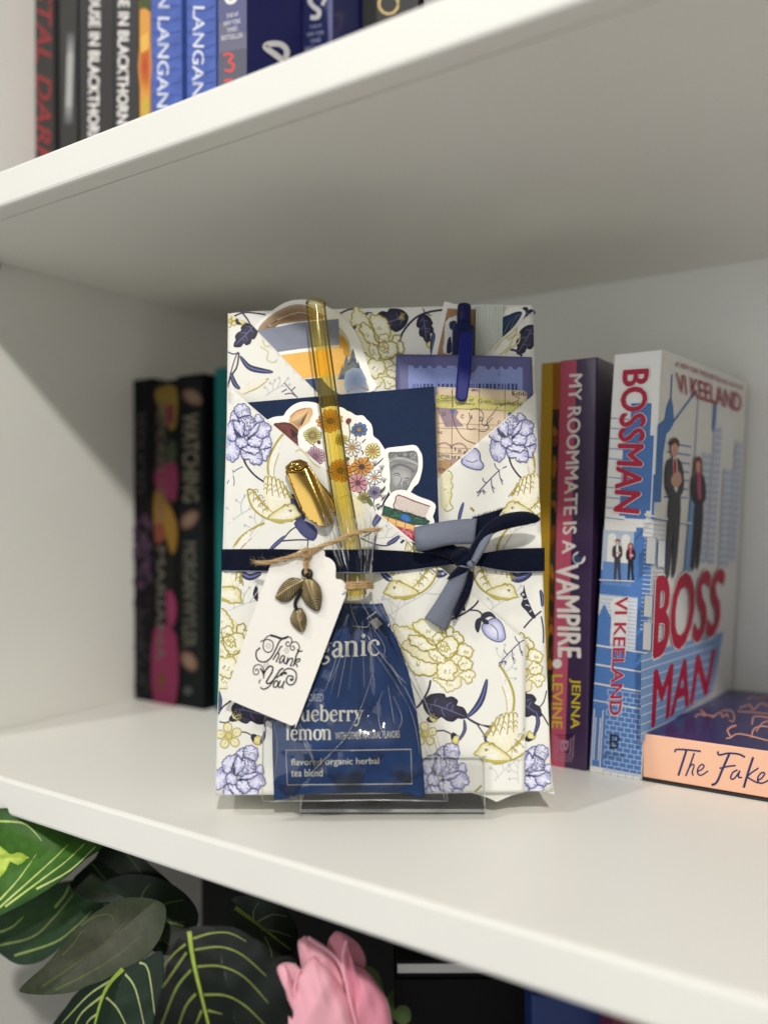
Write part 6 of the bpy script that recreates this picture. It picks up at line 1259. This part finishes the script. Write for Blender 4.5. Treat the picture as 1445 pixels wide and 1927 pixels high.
pleaf([(-100, 640), (0, 570), (200, 500), (420, 450), (640, 470), (680, 540), (560, 620), (400, 760), (230, 890), (100, 910), (0, 850), (-100, 780)], PB(0.452, 0.3), 0.5, (22, 48, 28), (34, 66, 24), [[(0, 735), (70, 705), (130, 650)], [(0, 805), (180, 760), (300, 650), (400, 530)], [(80, 862), (300, 790), (420, 700), (500, 620)], [(300, 600), (350, 540), (380, 480)]], (132, 150, 84), axis=-0.5)
pleaf([(380, 480), (520, 330), (560, 260), (700, 280), (830, 380), (930, 470), (960, 540), (860, 600), (700, 560), (520, 570)], PB(0.44, 0.5), 0.5, (18, 30, 16), (26, 40, 16), [[(690, 310), (760, 400), (820, 510)], [(500, 360), (560, 430), (600, 470)]], (64, 82, 34), axis=0.6)
pleaf([(-120, 150), (0, 60), (150, 90), (330, 180), (480, 240), (570, 262), (460, 340), (350, 440), (200, 540), (0, 645), (-120, 700)], PB(0.428, 0.7), 0.6, (38, 74, 26), (66, 112, 32), [[(0, 560), (100, 450), (200, 310)], [(0, 600), (180, 440), (300, 330), (370, 260)], [(30, 596), (240, 440), (360, 350), (460, 255)], [(-20, 130), (120, 140), (180, 180), (230, 240)], [(200, 500), (380, 400), (520, 270)]], (176, 196, 112), mid=[(-60, 330), (60, 320), (160, 330)], mid_c=(170, 196, 70), patches=(([(-60, 240), (20, 280), (60, 310), (110, 300), (150, 330), (100, 370), (60, 350), (20, 420), (-60, 460)], (150, 186, 56), (206, 224, 104)),), axis=-0.5)
pleaf([(115, 1062), (128, 1022), (240, 920), (330, 820), (450, 680), (600, 580), (720, 545), (850, 560), (905, 610), (880, 750), (800, 860), (690, 930), (560, 1000), (400, 1060), (250, 1076)], PB(0.40, 0.4), 0.5, (58, 66, 46), (74, 76, 62), [[(230, 1030), (380, 930), (560, 800), (720, 640)], [(300, 1050), (480, 960), (640, 860), (760, 760)], [(340, 860), (400, 800), (450, 730), (475, 745)], [(440, 700), (520, 650), (600, 640), (620, 680)]], (84, 92, 56), axis=-0.7)
pleaf([(290, 1320), (370, 1130), (450, 1040), (560, 1000), (680, 930), (790, 880), (880, 840), (888, 1000), (875, 1320)], PB(0.372, 0.3), 0.5, (20, 34, 24), (28, 46, 30), [[(600, 1000), (480, 1080), (340, 1230)], [(560, 1080), (450, 1170), (400, 1260)], [(680, 960), (740, 1050), (795, 1290)], [(760, 900), (810, 950), (850, 1250)], [(580, 1090), (640, 1150), (700, 1270)], [(530, 1180), (480, 1220), (460, 1290)]], (168, 182, 120), mid=[(670, 935), (600, 1010), (550, 1110), (505, 1290)], mid_c=(150, 176, 70), axis=1.9)
pleaf([(1010, 720), (1150, 700), (1300, 720), (1420, 820), (1500, 950), (1560, 1100), (1580, 1320), (880, 1320), (888, 1010), (930, 850)], PB(0.352, 0.35), 0.55, (12, 18, 15), (20, 28, 22), [[(1050, 770), (1150, 740), (1250, 740), (1340, 785)], [(1060, 830), (1200, 815), (1320, 860), (1450, 975)], [(1075, 922), (1200, 920), (1330, 980), (1460, 1120)], [(1110, 1075), (1230, 1080), (1340, 1140), (1460, 1260)], [(1130, 1160), (1210, 1180)], [(1010, 800), (950, 850), (895, 915)], [(1015, 845), (930, 970), (885, 1035)], [(1040, 940), (960, 1040), (880, 1240)], [(1065, 1070), (1010, 1140), (965, 1270)], [(1098, 1160), (1065, 1240)]], (132, 146, 72), mid=[(1030, 730), (1050, 880), (1095, 1075), (1150, 1300)], mid_c=(160, 182, 72), axis=1.35)
for a, b in (((0.14, 0.075, -0.22), PB(0.452, 0.3).at(150, 1760, -0.008)), ((0.145, 0.075, -0.22), PB(0.40, 0.4).at(262, 1735, -0.010)), ((0.15, 0.07, -0.22), PB(0.352, 0.35).at(362, 1765, -0.008)), ((0.14, 0.07, -0.22), PB(0.44, .5).at(260, 1660, -0.010))):
    b = V(b); tube('leaf_stalk', crom([tuple(a), tuple((V(a) + b) / 2 + V((0.0, 0.02, 0.02))), tuple(b)], False, 6), 0.0016, stm, plant, 8)
# rose
def Z7(x, y): return (450 + x / 1.452, 1600 + y / 1.452)
rose = thing('rose', PB(0.345).at(635, 1960), 'pink fabric rose bud beside the prayer plant under the shelf', 'flower')
rm = mat('rose_pink', (236, 170, 184), rough=0.6, var=0.14, vscale=45, sheen=0.2); rm2 = mat('rose_deep', (220, 140, 160), rough=0.6, var=0.14, vscale=45, sheen=0.2)
PRs = PB(0.345, 0.15)
for pts, h0, bl_, m_ in (([(240, 262), (256, 228), (275, 222), (322, 250), (345, 292), (340, 330), (300, 400), (240, 380)], 0, 5, rm2), ([(105, 318), (130, 305), (165, 320), (190, 380), (180, 470), (150, 520), (122, 380), (105, 342)], 2, 4, rm), ([(160, 250), (172, 240), (188, 236), (262, 285), (300, 380), (300, 480), (200, 460), (166, 300)], 4, 5, rm), ([(284, 262), (294, 246), (300, 300), (342, 322), (382, 370), (412, 432), (416, 560), (320, 560), (298, 440), (280, 340)], 5, 7, rm2), ([(158, 340), (200, 290), (222, 300), (262, 345), (296, 400), (318, 470), (330, 560), (140, 560), (140, 430), (150, 380)], 8, 9, rm), ([(104, 320), (124, 312), (136, 330), (160, 400), (158, 460), (140, 520), (128, 400), (108, 350)], 10, 3, rm)):
    puff('petal', [Z7(*p) for p in pts], PRs, h0 * mm, bl_ * mm, m_, rose, thick=0.0004, rings=9, hf=lambda x, y: 0.7 * mm * math.sin(x * 0.11 + y * 0.045 + h0) + 0.35 * mm * math.sin(x * 0.23 - y * 0.08))
for pts in ([(188, 238), (262, 290), (290, 350), (300, 400), (320, 480)], [(294, 246), (284, 290), (290, 360)], [(165, 325), (152, 380), (160, 420), (150, 480)]): tube('petal_lip', [PRs.at(*Z7(*p), 12.5 * mm) for p in crom(pts, False, 6)], 0.0007, rm, rose, 6)
tube('stem', crom([tuple(PRs.at(640, 1990, 0.0)), tuple(PRs.at(640, 2060, -0.01)), (PRs.at(640, 2100).x, PRs.at(640, 2100).y, -H - TH + 0.001)], False, 5), 0.002, stm, rose, 8)
gl_ = mat('rose_leaf', (66, 88, 34), rough=0.55, var=0.2, vscale=70)
puff('sepal', [Z7(*p) for p in ((298, 310), (330, 305), (380, 330), (396, 390), (370, 400), (330, 350))], PRs, -1 * mm, 2 * mm, gl_, rose, thick=0.0004)
puff('leaf', [Z7(*p) for p in ((405, 400), (420, 380), (450, 374), (482, 388), (490, 420), (470, 470), (440, 480), (412, 450))], PB(0.36, 0.3), 0, 3 * mm, gl_, rose, thick=0.0004)
tube('leaf_stalk', [PB(0.36, 0.2).at(*Z7(*p)) for p in crom([(470, 480), (490, 420), (520, 370), (570, 345), (580, 420)], False, 6)], 0.0007, stm, rose, 6)
# lower compartment: large black block added to stand in for shade, then books
bxm = mat('block_black', (7, 7, 8), rough=0.6, spec=0.15)
bb = thing('black_block', (0.33, 0.2, -H - TH), 'plain black block added for the shade of the compartment under the shelf', 'box')
box('block_body', 0.098, 0.72, 0.118, 0.285, -H - TH + 0.0003, -0.050, bxm, bb, 0.002); box('block_top', 0.095, 0.723, 0.115, 0.288, -0.0498, -0.0225, bxm, bb, 0.002)
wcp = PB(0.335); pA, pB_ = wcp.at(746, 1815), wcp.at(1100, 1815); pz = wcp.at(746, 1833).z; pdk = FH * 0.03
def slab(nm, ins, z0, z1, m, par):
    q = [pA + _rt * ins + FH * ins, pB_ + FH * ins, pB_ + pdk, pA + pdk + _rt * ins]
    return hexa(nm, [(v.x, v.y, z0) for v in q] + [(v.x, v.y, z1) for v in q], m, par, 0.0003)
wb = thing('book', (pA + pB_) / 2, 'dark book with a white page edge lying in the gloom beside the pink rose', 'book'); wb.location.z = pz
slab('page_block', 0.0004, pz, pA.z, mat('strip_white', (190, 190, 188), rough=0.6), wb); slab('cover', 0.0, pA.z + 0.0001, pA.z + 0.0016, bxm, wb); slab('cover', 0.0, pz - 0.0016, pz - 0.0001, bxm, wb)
sb_ = thing('black_block', (pA + pB_) / 2, 'small dark box carrying the book with the white page edge', 'box'); sb_.location.z = -H - TH
slab('block_body', -0.001, -H - TH + 0.0003, pz - 0.0017, bxm, sb_)
zb0 = -H - TH + 0.0004
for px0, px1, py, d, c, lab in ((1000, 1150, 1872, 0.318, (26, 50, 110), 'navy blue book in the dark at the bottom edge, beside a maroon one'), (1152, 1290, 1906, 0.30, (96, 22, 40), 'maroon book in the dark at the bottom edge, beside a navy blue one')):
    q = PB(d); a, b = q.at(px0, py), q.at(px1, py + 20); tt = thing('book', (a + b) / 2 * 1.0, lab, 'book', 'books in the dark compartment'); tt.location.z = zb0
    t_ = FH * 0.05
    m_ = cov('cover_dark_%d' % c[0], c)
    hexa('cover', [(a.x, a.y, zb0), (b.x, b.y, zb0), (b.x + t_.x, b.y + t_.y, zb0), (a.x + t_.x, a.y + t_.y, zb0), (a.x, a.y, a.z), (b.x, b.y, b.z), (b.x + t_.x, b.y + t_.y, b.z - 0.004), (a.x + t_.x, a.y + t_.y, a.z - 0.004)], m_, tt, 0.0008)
